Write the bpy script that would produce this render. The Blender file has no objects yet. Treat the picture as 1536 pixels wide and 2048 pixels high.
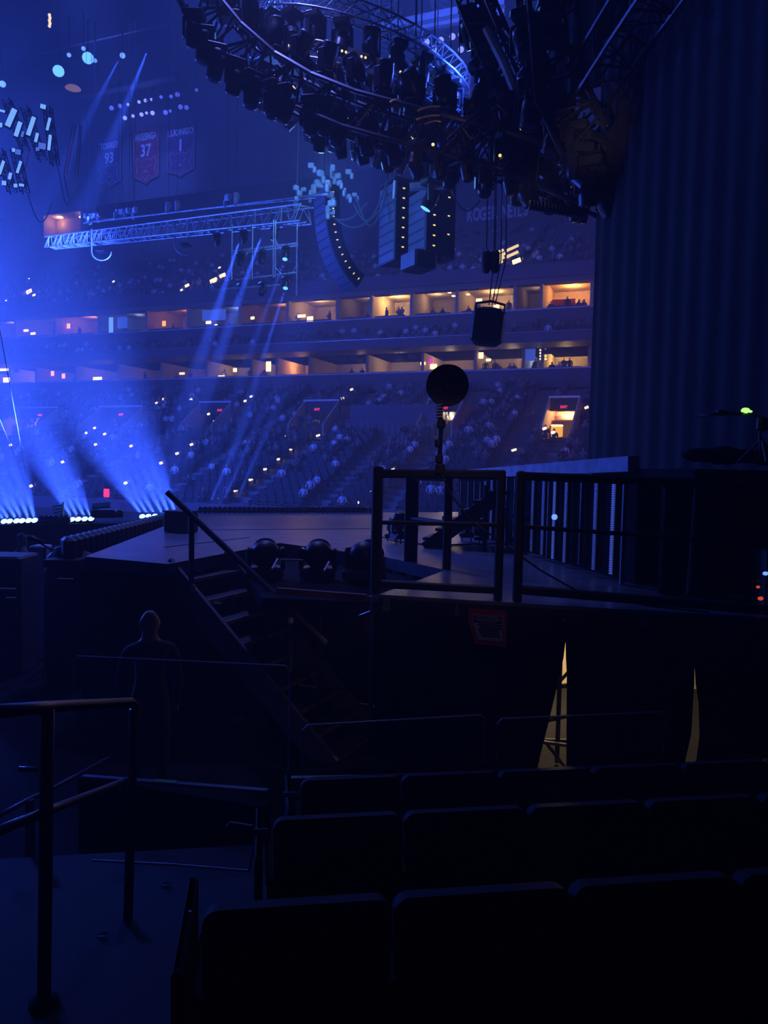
import bpy, math, random
from mathutils import Vector, Matrix
random.seed(7)
R = random.Random(11)
SC = bpy.context.scene
COL = SC.collection
# ---------------------------------------------------------------- camera
F = 1540.0
PITCH = math.atan(91 / F); ROLL = 0.020
EYE = Vector((0, 0, 3.0))
_f = Vector((0, math.cos(PITCH), -math.sin(PITCH)))
_r0 = Vector((1, 0, 0)); _u0 = _r0.cross(_f)
RT = _r0 * math.cos(ROLL) + _u0 * math.sin(ROLL)
UP = _u0 * math.cos(ROLL) - _r0 * math.sin(ROLL)
cd = bpy.data.cameras.new('camera'); cam = bpy.data.objects.new('camera', cd); COL.objects.link(cam)
m = Matrix((RT, UP, -_f)).transposed().to_4x4(); m.translation = EYE
cam.matrix_world = m
cd.sensor_fit = 'VERTICAL'; cd.sensor_height = 36; cd.sensor_width = 27; cd.lens = F / 2048 * 36
cd.clip_start = 0.05; cd.clip_end = 500
SC.camera = cam
def ray(px, py): return _f + RT * ((px - 768) / F) - UP * ((py - 1024) / F)
def P(px, py, Y):                       # world point seen at a pixel, at distance Y
    d = ray(px, py); return EYE + d * (Y / d.y)
def G(px, py, z):                       # world point seen at a pixel, at height z
    d = ray(px, py); return EYE + d * ((z - EYE.z) / d.z)
def proj(p):
    v = Vector(p) - EYE; w = v.dot(_f); return 768 + F * v.dot(RT) / w, 1024 - F * v.dot(UP) / w, w
UX = Vector((0.9296, -0.3687, 0)); NX = Vector((0.3687, 0.9296, 0))       # along and across the far stands
ROTZ = math.atan2(UX.y, UX.x)
def S(s, t, z): return UX * s + NX * t + Vector((0, 0, z))
def PT(px, py, t):                      # world point seen at a pixel, on the plane t
    d = ray(px, py); return EYE + d * (t / d.dot(NX))
def s_of(px, t=61.5): return PT(px, 900, t).dot(UX)
def z_of(px, py, t): return PT(px, py, t).z
# ---------------------------------------------------------------- light and haze
SC.view_settings.view_transform = 'Standard'; SC.view_settings.look = 'None'
SC.view_settings.gamma = 1; SC.view_settings.use_curve_mapping = False
SC.view_settings.exposure = 0.0
W = bpy.data.worlds.new('world'); SC.world = W; W.use_nodes = True
nt = W.node_tree; nt.nodes.clear()
wo = nt.nodes.new('ShaderNodeOutputWorld'); bg = nt.nodes.new('ShaderNodeBackground')
bg.inputs[0].default_value = (0.01, 0.02, 0.2, 1); bg.inputs[1].default_value = 0.02
nt.links.new(bg.outputs[0], wo.inputs['Surface'])
vs = nt.nodes.new('ShaderNodeVolumeScatter'); vs.inputs['Color'].default_value = (0.9, 0.93, 1, 1)
vs.inputs['Density'].default_value = 0.0058; vs.inputs['Anisotropy'].default_value = 0.25
nt.links.new(vs.outputs[0], wo.inputs['Volume'])
SC.cycles.use_denoising = True
SC.cycles.max_bounces = 3; SC.cycles.diffuse_bounces = 1; SC.cycles.glossy_bounces = 1
SC.cycles.transmission_bounces = 2; SC.cycles.transparent_max_bounces = 6; SC.cycles.volume_bounces = 0
SC.cycles.caustics_reflective = False; SC.cycles.caustics_refractive = False
SC.cycles.sample_clamp_direct = 0; SC.cycles.sample_clamp_indirect = 3
def lamp(name, kind, loc, power, color, radius=0.1, aim=None, angle=60, blend=0.5, size=1.0):
    d = bpy.data.lights.new(name, kind); d.energy = power; d.color = color
    if kind == 'AREA': d.size = size
    else: d.shadow_soft_size = radius
    if kind == 'SPOT': d.spot_size = math.radians(angle); d.spot_blend = blend
    o = bpy.data.objects.new(name, d); COL.objects.link(o); o.location = loc
    if aim is not None: o.rotation_euler = (Vector(aim) - Vector(loc)).to_track_quat('-Z', 'Y').to_euler()
    return o
UPW = 210000
BLUE = (0.035, 0.10, 1.0)
# stage wash: blue lamps on the rig and on the stage front beyond the left of the frame
lamp('wash_light', 'POINT', P(-420, 420, 38), 14000, BLUE, 0.8)
lamp('wash_light', 'POINT', P(-330, 800, 30), 12000, BLUE, 0.8)
lamp('wash_light', 'POINT', P(560, -420, 30), 2600, (0.03, 0.08, 1.0), 0.8)
lamp('bowl_fill', 'POINT', P(1500, 560, 40), 900, (0.45, 0.16, 0.8), 0.8)  # hidden purple fill placed behind the curtain to tint the bowl
lamp('roof_fill', 'POINT', P(540, -70, 45), 2600, (0.05, 0.13, 1.0), 0.5)  # two unseen fill points added to brighten the roof beams
lamp('roof_fill', 'POINT', P(900, -60, 50), 2600, (0.06, 0.13, 1.0), 0.5)
lamp('banner_fill', 'SPOT', P(60, -260, 45), 130000, (0.07, 0.13, 1.0), 1.5, P(285, 300, 84), 19, 0.9)  # unseen blue spot added so the banner lettering shows
lamp('platform_fill', 'SPOT', (0.5, 5.6, 3.9), 12, (0.72, 0.50, 0.85), 0.3, (0.3, 6.9, 1.0), 90, 1.0)  # invented spot, unseen, brightens stairs, rails and the sign
lamp('stair_fill', 'POINT', (-.15, 7.25, 1.5), 0.6, (1.0, 0.66, 0.42), 0.08)  # small unseen warm lamp added to lift the lower treads
lamp('curtain_light', 'SPOT', P(1010, 420, 7.5), 260, (1.0, 0.72, 0.66), 0.15, P(1205, 250, 12), 15, 1.0)
lamp('deck_fill', 'SPOT', P(500, -380, 15), 3500, (0.16, 0.18, 1.0), 0.4, P(640, 1060, 13), 60, 1.0)  # overhead blue spot added out of view to tint the deck
lamp('understage_light', 'POINT', (2.2, 9.2, 1.2), 170, (1.0, 0.72, 0.36), 0.1)
lamp('side_light', 'POINT', (-2.5, -1.5, 8.5), 1.0, (0.12, 0.12, 1.0), 0.5)
# ---------------------------------------------------------------- materials
def mat(name, col, rough=0.6, metal=0.0, emit=None, power=0.0, var=0.15, scale=6.0, spec=0.5, alpha=1.0):
    mt = bpy.data.materials.new(name); mt.use_nodes = True
    n = mt.node_tree; b = n.nodes['Principled BSDF']
    tc = n.nodes.new('ShaderNodeTexCoord'); nz = n.nodes.new('ShaderNodeTexNoise')
    nz.inputs['Scale'].default_value = scale; nz.inputs['Detail'].default_value = 3
    n.links.new(tc.outputs['Object'], nz.inputs['Vector'])
    rm = n.nodes.new('ShaderNodeValToRGB')
    rm.color_ramp.elements[0].position = 0.3; rm.color_ramp.elements[1].position = 0.7
    rm.color_ramp.elements[0].color = (*[c * (1 - var) for c in col], 1)
    rm.color_ramp.elements[1].color = (*[min(1, c * (1 + var)) for c in col], 1)
    n.links.new(nz.outputs['Fac'], rm.inputs['Fac']); n.links.new(rm.outputs['Color'], b.inputs['Base Color'])
    b.inputs['Roughness'].default_value = rough; b.inputs['Metallic'].default_value = metal
    b.inputs['Specular IOR Level'].default_value = spec
    if emit:
        b.inputs['Emission Color'].default_value = (*emit, 1); b.inputs['Emission Strength'].default_value = power
        mt.cycles.emission_sampling = 'NONE'
    if alpha < 1: b.inputs['Alpha'].default_value = alpha
    return mt
M = dict(
    concrete=mat('concrete', (0.22, 0.21, 0.22), 0.8, scale=1.5),
    darkwall=mat('painted wall', (0.12, 0.12, 0.14), 0.8, scale=0.7),
    fascia=mat('fascia board', (0.10, 0.09, 0.13), 0.6, scale=0.8),
    lip=mat('pale ledge', (0.75, 0.75, 0.8), 0.5),
    tan=mat('tan plaster', (0.52, 0.40, 0.27), 0.8),
    tandark=mat('brown panel', (0.20, 0.14, 0.10), 0.7),
    redwall=mat('red wall', (0.65, 0.06, 0.03), 0.7),
    ceiling=mat('roof deck', (0.10, 0.10, 0.13), 0.8, scale=0.4),
    beam=mat('painted steel beam', (0.55, 0.58, 0.65), 0.5),
    black=mat('black paint', (0.02, 0.02, 0.022), 0.55),
    cloth=mat('black drape', (0.016, 0.016, 0.018), 0.95, spec=0.1),
    matt=mat('black carpet', (0.012, 0.012, 0.014), 0.95, spec=0.1),
    truss=mat('aluminium truss', (0.50, 0.52, 0.56), 0.5, 0.6),
    dtruss=mat('black truss', (0.05, 0.05, 0.055), 0.4, 0.6),
    body=mat('fixture housing', (0.03, 0.03, 0.033), 0.35),
    paleb=mat('pale hoist cover', (0.70, 0.74, 0.80), 0.5),
    glass=mat('dark lens', (0.03, 0.03, 0.05), 0.1),
    deck=mat('stage deck', (0.16, 0.16, 0.19), 0.32, scale=2.5, var=0.25),
    steel=mat('galvanised steel', (0.35, 0.34, 0.36), 0.35, 0.8),
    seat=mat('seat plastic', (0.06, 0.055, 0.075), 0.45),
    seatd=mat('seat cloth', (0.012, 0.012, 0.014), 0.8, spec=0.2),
    skin=mat('skin', (0.45, 0.28, 0.20), 0.6),
    white=mat('white shirt', (0.75, 0.75, 0.78), 0.8),
    dark=mat('dark clothes', (0.04, 0.04, 0.05), 0.85),
    mid=mat('grey clothes', (0.18, 0.17, 0.20), 0.85),
    hair=mat('dark hair', (0.02, 0.015, 0.012), 0.6),
    led=mat('blue white lamp', (0.5, 0.8, 1), 0.4, emit=(0.22, 0.62, 1.0), power=6),
    leddim=mat('dim blue lamp', (0.3, 0.4, 0.7), 0.3, emit=(0.10, 0.22, 1.0), power=0.35, var=0.4, scale=30),
    cyan=mat('cyan lamp', (0.5, 0.9, 1), 0.4, emit=(0.15, 0.52, 1.0), power=1.5, var=0.3, scale=12),
    paleblue=mat('pale blue lamp', (0.6, 0.8, 1), 0.4, emit=(0.18, 0.40, 1.0), power=1.1, scale=9),
    house=mat('house lamp', (0.8, 0.8, 1), 0.4, emit=(0.40, 0.42, 1.0), power=0.9),
    warm=mat('warm lamp', (1, 0.8, 0.5), 0.4, emit=(1.0, 0.62, 0.26), power=3.0),
    phone=mat('phone light', (1, 0.9, 0.8), 0.4, emit=(1.0, 0.72, 0.45), power=2.2),
    orange=mat('orange lamp', (1, 0.5, 0.1), 0.4, emit=(1.0, 0.30, 0.04), power=2.5),
    ind=mat('indicator', (1, 0.8, 0.4), 0.4, emit=(1.0, 0.70, 0.20), power=1.2),  # also glows on ring parts in place of warm reflections
    red=mat('red sign lamp', (1, 0.1, 0.1), 0.4, emit=(1.0, 0.03, 0.10), power=1.3),
    green=mat('green lamp', (0.3, 1, 0.2), 0.4, emit=(0.25, 1.0, 0.10), power=2.5),
    magenta=mat('magenta lamp', (1, 0.1, 0.6), 0.4, emit=(0.8, 0.04, 0.5), power=1.0),
    gold=mat('gold reflector', (0.8, 0.55, 0.2), 0.35, 0.8),
    gold2=mat('dull gold print', (0.42, 0.34, 0.26), 0.8),
    grille=mat('speaker grille', (0.16, 0.17, 0.22), 0.5, var=0.3, scale=40),
    bannerwhite=mat('pale lettering', (0.92, 0.92, 0.92), 0.8), bannernavy=mat('navy banner cloth', (0.05, 0.06, 0.16), 0.9),
    bannerred=mat('red banner cloth', (0.38, 0.05, 0.09), 0.9), bannerdim=mat('dark red banner cloth', (0.14, 0.06, 0.14), 0.9),
    leddim2=mat('dim house lamp', (0.4, 0.4, 0.9), 0.4, emit=(0.16, 0.20, 1.0), power=0.5, scale=12),
    ambdim=mat('dim amber lamp', (0.9, 0.6, 0.3), 0.4, emit=(0.5, 0.26, 0.14), power=0.45),
    redpaper=mat('red sign paper', (0.45, 0.03, 0.02), 0.8), paper=mat('grey paper', (0.35, 0.34, 0.36), 0.8),
    beamdull=mat('grey painted beam', (0.42, 0.42, 0.48), 0.6, var=0.3, scale=5), domeb=mat('glossy black dome', (0.03, 0.03, 0.035), 0.45),
    redwood=mat('reddish wood', (0.35, 0.12, 0.08), 0.7), treadb=mat('dark tread', (0.05, 0.045, 0.045), 0.7), nosing=mat('worn step edge', (0.42, 0.30, 0.20), 0.6, var=0.4),
    stringer=mat('dark steel stringer', (0.22, 0.20, 0.22), 0.5), railp=mat('painted pipe', (0.14, 0.13, 0.16), 0.35), hoodb=mat('dark grey cover', (0.07, 0.07, 0.085), 0.6),
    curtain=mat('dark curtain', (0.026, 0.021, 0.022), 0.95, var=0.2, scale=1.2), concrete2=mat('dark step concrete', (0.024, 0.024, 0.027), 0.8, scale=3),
    steelb=mat('worn steel edge', (0.45, 0.45, 0.50), 0.4), capb=mat('pale board cap', (0.12, 0.12, 0.15), 0.4), greenp=mat('green paint', (0.05, 0.35, 0.08), 0.5),
    clear=mat('clear acrylic', (0.3, 0.3, 0.35), 0.15, alpha=0.06), red2=mat('red status lamp', (1, 0.1, 0.05), 0.4, emit=(1.0, 0.10, 0.02), power=0.6),
    batten=mat('blue diodes', (0.2, 0.3, 0.7), 0.4, emit=(0.10, 0.16, 0.62), power=0.15), batten2=mat('brighter blue diodes', (0.2, 0.3, 0.7), 0.4, emit=(0.10, 0.17, 0.75), power=0.32),
    leddim3=mat('blue strobe face', (0.4, 0.5, 0.9), 0.4, emit=(0.12, 0.24, 1.0), power=0.55, var=0.3, scale=14),
    cartglow=mat('lit cart panel', (0.9, 0.5, 0.1), 0.4, emit=(1.0, 0.45, 0.06), power=1.1),
    litpan=mat('blue panel face', (0.2, 0.3, 0.9), 0.4, emit=(0.05, 0.09, 0.9), power=0.45, var=0.4, scale=14),
    blackcol=mat('sign backing', (0.03, 0.03, 0.035), 0.6),
)
# ---------------------------------------------------------------- mesh helpers
def basis(d):
    d = Vector(d).normalized(); a = Vector((0, 0, 1)) if abs(d.z) < 0.95 else Vector((1, 0, 0))
    x = a.cross(d).normalized(); return x, d.cross(x), d
class MB:
    def __init__(s): s.v = []; s.f = []; s.m = []; s.mi = 0; s.X = None
    def add(s, vs, fs):
        b = len(s.v)
        if s.X is not None: vs = [s.X @ Vector(v) for v in vs]
        s.v += [tuple(v) for v in vs]; s.f += [tuple(i + b for i in f) for f in fs]; s.m += [s.mi] * len(fs); return s
    def box(s, c, size, ax=None):
        c = Vector(c); a, b, d = ax or (Vector((1, 0, 0)), Vector((0, 1, 0)), Vector((0, 0, 1)))
        h = [k / 2 for k in size]
        vs = [c + a * (i * h[0]) + b * (j * h[1]) + d * (k * h[2]) for i in (-1, 1) for j in (-1, 1) for k in (-1, 1)]
        return s.add(vs, [(0, 1, 3, 2), (4, 6, 7, 5), (0, 4, 5, 1), (2, 3, 7, 6), (0, 2, 6, 4), (1, 5, 7, 3)])
    def bbox(s, c, size, bev, ax=None):     # box with chamfered corners all round
        c = Vector(c); a, b, d = ax or (Vector((1, 0, 0)), Vector((0, 1, 0)), Vector((0, 0, 1)))
        hx, hy, hz = [k / 2 for k in size]
        prof = [(hx - bev, -hy), (hx, -hy + bev), (hx, hy - bev), (hx - bev, hy), (-hx + bev, hy), (-hx, hy - bev), (-hx, -hy + bev), (-hx + bev, -hy)]
        vs = []
        for z, k in ((-hz, bev), (-hz + bev, 0), (hz - bev, 0), (hz, bev)):
            for x, y in prof:
                vs.append(c + a * (x - math.copysign(k, x)) + b * (y - math.copysign(k, y)) + d * z)
        fs = [tuple(range(7, -1, -1)), tuple(range(24, 32))]
        for r in range(3):
            for i in range(8): j = (i + 1) % 8; fs.append((r * 8 + i, r * 8 + j, r * 8 + 8 + j, r * 8 + 8 + i))
        return s.add(vs, fs)
    def rings(s, rs, close=True):
        n = len(rs[0]); vs = [v for r in rs for v in r]; fs = []
        for k in range(len(rs) - 1):
            for i in range(n): j = (i + 1) % n; fs.append((k * n + i, k * n + j, k * n + n + j, k * n + n + i))
        if close: fs += [tuple(range(n - 1, -1, -1)), tuple((len(rs) - 1) * n + i for i in range(n))]
        return s.add(vs, fs)
    def tube(s, p0, p1, r, n=6, r1=None):
        p0 = Vector(p0); p1 = Vector(p1); x, y, _ = basis(p1 - p0); r1 = r if r1 is None else r1
        return s.rings([[p + (x * math.cos(a) + y * math.sin(a)) * q for a in [2 * math.pi * i / n for i in range(n)]] for p, q in ((p0, r), (p1, r1))])
    def path(s, pts, r, n=6, closed=False):
        pts = [Vector(p) for p in pts]; rs = []; N = len(pts)
        up = Vector((0, 0, 1))
        for i, p in enumerate(pts):
            d = (pts[min(i + 1, N - 1)] - pts[max(i - 1, 0)]) if not closed else (pts[(i + 1) % N] - pts[i - 1])
            d.normalize(); x = d.cross(up)
            if x.length < 0.05: x = d.cross(Vector((0, 1, 0)))
            x.normalize(); y = x.cross(d)
            rs.append([p + (x * math.cos(a) + y * math.sin(a)) * r for a in [2 * math.pi * k / n for k in range(n)]])
        if closed: rs.append(rs[0])
        return s.rings(rs, not closed)
    def lathe(s, o, d, prof, n=14):         # prof: list of (radius, along)
        x, y, d = basis(d); o = Vector(o)
        return s.rings([[o + d * h + (x * math.cos(a) + y * math.sin(a)) * max(q, 1e-4) for a in [2 * math.pi * i / n for i in range(n)]] for q, h in prof])
    def ball(s, c, r, n=8, sc=(1, 1, 1)):
        c = Vector(c); rs = []
        for k in range(1, n):
            th = math.pi * k / n
            rs.append([c + Vector((math.cos(a) * math.sin(th) * r * sc[0], math.sin(a) * math.sin(th) * r * sc[1], -math.cos(th) * r * sc[2])) for a in [2 * math.pi * i / (n + 2) for i in range(n + 2)]])
        return s.rings(rs)
    def poly(s, pts, h):                    # polygon in plan, top at given z, thickness h downwards
        n = len(pts); vs = [Vector(p) for p in pts] + [Vector(p) - Vector((0, 0, h)) for p in pts]
        return s.add(vs, [tuple(range(n)), tuple(range(2 * n - 1, n - 1, -1))] + [(i, (i + 1) % n, n + (i + 1) % n, n + i) for i in range(n)])
    def quad(s, *p): return s.add(p, [tuple(range(len(p)))])
    def mesh(s, name, mats, smooth=False):
        me = bpy.data.meshes.new(name); me.from_pydata(s.v, [], s.f)
        for k in (mats if isinstance(mats, (list, tuple)) else [mats]): me.materials.append(M[k] if isinstance(k, str) else k)
        me.polygons.foreach_set('material_index', s.m)
        if smooth: me.polygons.foreach_set('use_smooth', [True] * len(s.f))
        me.update(); return me
    def build(s, name, mats, parent=None, smooth=False, loc=None):
        return link(name, s.mesh(name, mats, smooth), parent, loc)
def link(name, me, parent=None, loc=None):
    o = bpy.data.objects.new(name, me); COL.objects.link(o)
    if parent is not None: o.parent = parent
    if loc is not None: o.location = loc
    return o
def tag(o, label, cat, group=None, kind=None):
    o['label'] = label; o['category'] = cat
    if group: o['group'] = group
    if kind: o['kind'] = kind
    return o
def struct(o, label=None):
    o['kind'] = 'structure'
    if label: o['label'] = label
    return o
def thing(name, label, cat, loc=(0, 0, 0), rz=0, group=None, rot=None):
    o = bpy.data.objects.new(name, None); COL.objects.link(o); o.location = loc
    o.rotation_euler = rot if rot is not None else (0, 0, rz); o.empty_display_size = 0.1
    return tag(o, label, cat, group)
def kids(o): return [c for c in COL.objects if c.parent == o]
_KC = {}
def dup(o, loc=None, rot=None, label=None, group=None, scale=None):
    if o.name not in _KC: _KC[o.name] = [(c, [g for g in kids(c)]) for c in kids(o)]
    r = o.copy(); COL.objects.link(r)
    if loc is not None: r.location = loc
    if rot is not None: r.rotation_euler = rot
    if scale is not None: r.scale = (scale,) * 3
    if label: r['label'] = label
    if group: r['group'] = group
    for c, gs in _KC[o.name]:
        k = c.copy(); COL.objects.link(k); k.parent = r
        for g in gs:
            h = g.copy(); COL.objects.link(h); h.parent = k
    return r
def hide_protos():                          # prototypes kept only while copying
    for o in PROTOS:
        for c in [g for k in kids(o) for g in kids(k)] + kids(o) + [o]: bpy.data.objects.remove(c)
PROTOS = []
_tm = {}
def text(name, body, size, material, parent, loc, fat=0.0, sx=1.0, align='CENTER', rot=(math.pi / 2, 0, 0), ext=0.006):
    key = (body, size, material, fat)
    if key not in _tm:
        tx = bpy.data.curves.new(name, 'FONT'); tx.body = body; tx.size = size; tx.align_x = align; tx.extrude = ext; tx.offset = fat; tx.resolution_u = 2
        to = bpy.data.objects.new(name, tx); COL.objects.link(to); bpy.context.view_layer.update()
        me = bpy.data.meshes.new_from_object(to.evaluated_get(bpy.context.evaluated_depsgraph_get()))
        me.materials.clear(); me.materials.append(M[material]); bpy.data.objects.remove(to); _tm[key] = me
    o = link(name, _tm[key], parent, loc); o.rotation_euler = rot; o.scale = (sx, 1, 1); return o
# ================================================================ THE ARENA
S0, S1 = -125.0, 34.0
# ---- floor
MB().box((0, 30, -0.1), (260, 220, 0.2)).build('floor', 'matt').update_tag()
struct(bpy.data.objects['floor'], 'dark arena floor under the stage')
def sbox(mb, s0, s1, t0, t1, z0, z1): mb.box(S((s0 + s1) / 2, (t0 + t1) / 2, (z0 + z1) / 2), (abs(s1 - s0), abs(t1 - t0), abs(z1 - z0)), (UX, NX, Vector((0, 0, 1))))
# ---- lower bowl terrace with portals cut into it
NROW, T0, DT, Z0, DZ = 27, 37.5, 0.833, 0.35, 0.333
def zrow(k): return Z0 + DZ * k
def zslope(t): return Z0 + DZ * (t - T0) / DT
NP = 3; PORT = []                                    # (s0, s1, first row, floor z)
for x0, x1, yb in ((88, 165, 880), (245, 330, 882), (438, 500, 876), (640, 708, 876), (878, 946, 874), (1108, 1168, 872)):
    k = min(range(NROW), key=lambda k: abs(proj(S(s_of(x0, T0 + DT * k), T0 + DT * k, zrow(k)))[1] - yb))
    t = T0 + DT * k
    PORT.append((s_of(x0, t + 5), s_of(x1, t + 5), k, zrow(k), t))
def in_port(s, k, pad=0.0): return any(a - pad < s < b + pad and kk <= k < kk + NP for a, b, kk, z, t in PORT)
tb = MB()
for k in range(NROW):
    cuts = sorted([(a, b) for a, b, kk, z, t in PORT if kk <= k < kk + NP]); s = S0
    for a, b in cuts + [(S1, S1)]:
        sbox(tb, s, a, T0 + DT * k, T0 + DT * (k + 1), zrow(k) - 0.9, zrow(k)); s = b
struct(tb.build('floor_terrace', 'concrete'), 'concrete steps of the lower seating bowl')
mb = MB(); sbox(mb, S0, S1, T0 - 0.25, T0 - .1, 0, Z0 + 0.35)
struct(mb.build('wall_front', 'fascia'), 'low wall in front of the lowest seat row')
# ---- portals
for i, (a, b, k, zf, t) in enumerate(PORT):
    tk = t + NP * DT; H = 2.35
    o = thing('exit_portal', ['x',
        'exit portal in the lower bowl above the tallest blue beams', 'tan exit portal under the beam from the hanging ladder frame',
        'exit portal with two people standing at its mouth', 'exit portal right behind the round black dish',
        'bright exit portal with red lit corridor beside the curtain'][i], 'portal', group='exit portals of the lower bowl')
    if i == 0: o['label'] = 'exit portal with pale blue signs below the stacked lower suites'
    for sx in (a, b):
        mbw = MB()                        # triangular side walls down to the portal floor
        x = UX * (0.12 if sx == a else -0.12)
        q = [S(sx, t - 0.3, zf - 0.1), S(sx, tk, zf - 0.1), S(sx, tk, zf + H + 0.55), S(sx, t - 0.3, zf + 0.9)]
        mbw.add(q + [v + x for v in q], [(0, 1, 2, 3), (7, 6, 5, 4), (0, 3, 7, 4), (3, 2, 6, 7), (1, 5, 6, 2), (0, 4, 5, 1)]); mbw.build('side_wall', 'tan', o)
    mb = MB(); sbox(mb, a, b, t, tk + 4, zf - 0.2, zf - 0.05); mb.build('portal_floor', 'concrete', o)
    mb = MB(); sbox(mb, a, b, tk - 0.3, tk + 0.05, zf + H - 0.5, zf + H + 0.55); mb.build('sign_header', 'blackcol', o)
    mb = MB(); sbox(mb, a, b, tk - 0.36, tk - 0.30, zf + H + 0.35, zf + H + 0.48); mb.build('header_trim', 'lip', o)
    last = (i == 5)
    mb = MB()
    sbox(mb, a, b, tk + 4, tk + 4.2, zf - 0.1, zf + H + 0.2); sbox(mb, a, b, tk, tk + 4, zf + H, zf + H + 0.1)
    sbox(mb, a, a + .1, tk, tk + 4, zf, zf + H); sbox(mb, b - .1, b, tk, tk + 4, zf, zf + H)
    mb.build('corridor', 'redwall' if last else 'tan', o)
    lamp('corridor_light', 'POINT', S((a + b) / 2, tk + 1.6, zf + H - 0.5), (600 if last else (300 if i in (3, 4) else 150)), (1.0, 0.50, 0.18) if last else (1.0, 0.68, 0.38), 0.15)
    es = thing('exit_sign', 'small red exit sign on the header of the %s' % ['portal with pale blue signs', 'portal above the tallest beams', 'portal under the ladder frame beam', 'portal where two people stand', 'portal behind the round dish', 'red lit portal beside the curtain'][i], 'sign', S((a + b) / 2 + [.3, .1, .5, -.3, 0, 0][i], tk - 0.34, zf + H - 0.32), ROTZ, 'red exit signs of the lower bowl')
    mb = MB(); mb.box((0, 0, 0.12), (0.6, 0.06, 0.24)); mb.build('sign_box', 'blackcol', es)
    text('lettering', 'EXIT', 0.22, 'red', es, (0, -0.06, 0.0), fat=0.008)
# ---- suites: two stacked levels with a small balcony between
tS = 61.5; tB = 58.6
zA_top = z_of(1165, 549, tS); zA_lip = z_of(1165, 613, tS)
zB_top = z_of(1165, 680, tB); zB_lip = z_of(1165, 733, 59.8)
zbal = z_of(1165, 660, tB)
UPX = [-330, -240, -150, -60, 30, 108, 195, 290, 372, 475, 570, 668, 735, 815, 905, 1020, 1072, 1172, 1290, 1420]
LOX = [-330, -240, -150, -60, 20, 70, 150, 235, 320, 410, 500, 550, 615, 730, 840, 945, 1040, 1078, 1172, 1290, 1420]
O, Y_, T_, D_, B_ = (1.0, .42, .10), (1.0, .60, .20), (1.0, .66, .36), (.9, .55, .35), (.3, .45, 1.0)
UPL = [(T_, 8), (T_, 8), (T_, 8), (T_, 8), (T_, 10), (O, 26), (B_, 14), (O, 28), (B_, 30), (O, 12), (Y_, 60), (T_, 10), (Y_, 150), (T_, 26), (Y_, 90), (T_, 5), (O, 170), (T_, 5), (T_, 5)]
LOL = [(T_, 10), (T_, 10), (T_, 10), (Y_, 40), (Y_, 30), (T_, 14), (T_, 12), (T_, 16), (D_, 20), (T_, 30), (D_, 20), (O, 60), (Y_, 30), (T_, 44), (T_, 50), (T_, 60), (B_, 40), (Y_, 100), (T_, 5), (T_, 5)]
def suites(nm, PX, PL, zl, zt, label):
    dep = 5.5
    shell = MB()
    sbox(shell, S0, S1, tS + dep, tS + dep + .2, zl - .8, zt + .4)           # back wall
    for x in PX: s = s_of(x, tS); sbox(shell, s - .12, s + .12, tS + .15, tS + dep, zl - .6, zt)
    struct(shell.build('wall_' + nm, 'tan'), label)
    fl = MB(); sbox(fl, S0, S1, tS + .1, tS + dep, zl - .75, zl - .6); struct(fl.build('floor_' + nm, 'tandark'))
    ce = MB(); sbox(ce, S0, S1, tS, tS + dep, zt, zt + .15); struct(ce.build('ceiling_' + nm, 'tan'))
    for i, (c, p) in enumerate(PL):
        s = (s_of(PX[i], tS) + s_of(PX[i + 1], tS)) / 2
        lamp('suite_light', 'POINT', S(s + R.uniform(-.8, .8), tS + R.uniform(2.6, 3.8), zt - .45), p * 2.2, c, 0.15)
suites('upper_suites', UPX, UPL, zA_lip, zA_top, 'upper row of suites with dividing walls')
suites('lower_suites', LOX, LOL, zB_lip, zB_top, 'lower row of suites with dividing walls')
mb = MB(); sbox(mb, S0, S1, tS - .15, tS + .1, zA_lip - 1.4, zA_lip - .08); struct(mb.build('wall_upper_parapet', 'fascia'))
mb = MB(); sbox(mb, S0, S1, tS - .2, tS + .12, zA_lip - .08, zA_lip + .02); struct(mb.build('trim_1', 'lip'))
mb = MB(); sbox(mb, S0, S1, tB, tB + .2, zB_top, zbal); sbox(mb, S0, S1, tB + .2, tS + 5.5, zB_top, zB_top + .3); struct(mb.build('wall_balcony_fascia', 'fascia'))
mb = MB(); sbox(mb, S0, S1, tB - .03, tB + .22, zbal, zbal + .07); struct(mb.build('trim_2', 'steel'))
mb = MB(); sbox(mb, S0, S1, tS - 1.6, tS + .1, zB_lip - 1.5, zB_lip - .1); struct(mb.build('wall_lower_parapet', 'fascia'))
mb = MB(); sbox(mb, S0, S1, tS - 1.65, tS + .1, zB_lip - .1, zB_lip); struct(mb.build('trim_3', 'lip'))
bal = MB(); NB = 3
for k in range(NB): sbox(bal, S0, S1, tB + .2 + k * .85, tB + .2 + (k + 1) * .85, zB_top + .3, zbal - .45 + k * .42)
struct(bal.build('floor_balcony', 'concrete'))
# upper bowl
UR, UT0, UZ0, UDT, UDZ = 18, tS, zA_top + .35, 0.9, 0.47
mb = MB(); sbox(mb, S0, S1, tS - .25, tS, zA_top - .05, UZ0 + .7); struct(mb.build('wall_upper_front', 'fascia'))
ub = MB()
for k in range(UR): sbox(ub, S0, S1, UT0 + UDT * k, UT0 + UDT * (k + 1), UZ0 + UDZ * k - .8, UZ0 + UDZ * k)
struct(ub.build('floor_upper_terrace', 'concrete'), 'concrete steps of the upper seating bowl')
tW = UT0 + UDT * UR + 2.5
mb = MB(); sbox(mb, S0, S1, tW, tW + .3, UZ0 + UDZ * UR - 1, 52)
struct(mb.build('wall_far', 'darkwall'), 'rear wall above the upper bowl')
mb = MB(); sbox(mb, S0, S1, UT0 + UDT * UR, tW, UZ0 + UDZ * UR - .9, UZ0 + UDZ * UR - .2); struct(mb.build('floor_walkway', 'concrete'))
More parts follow.
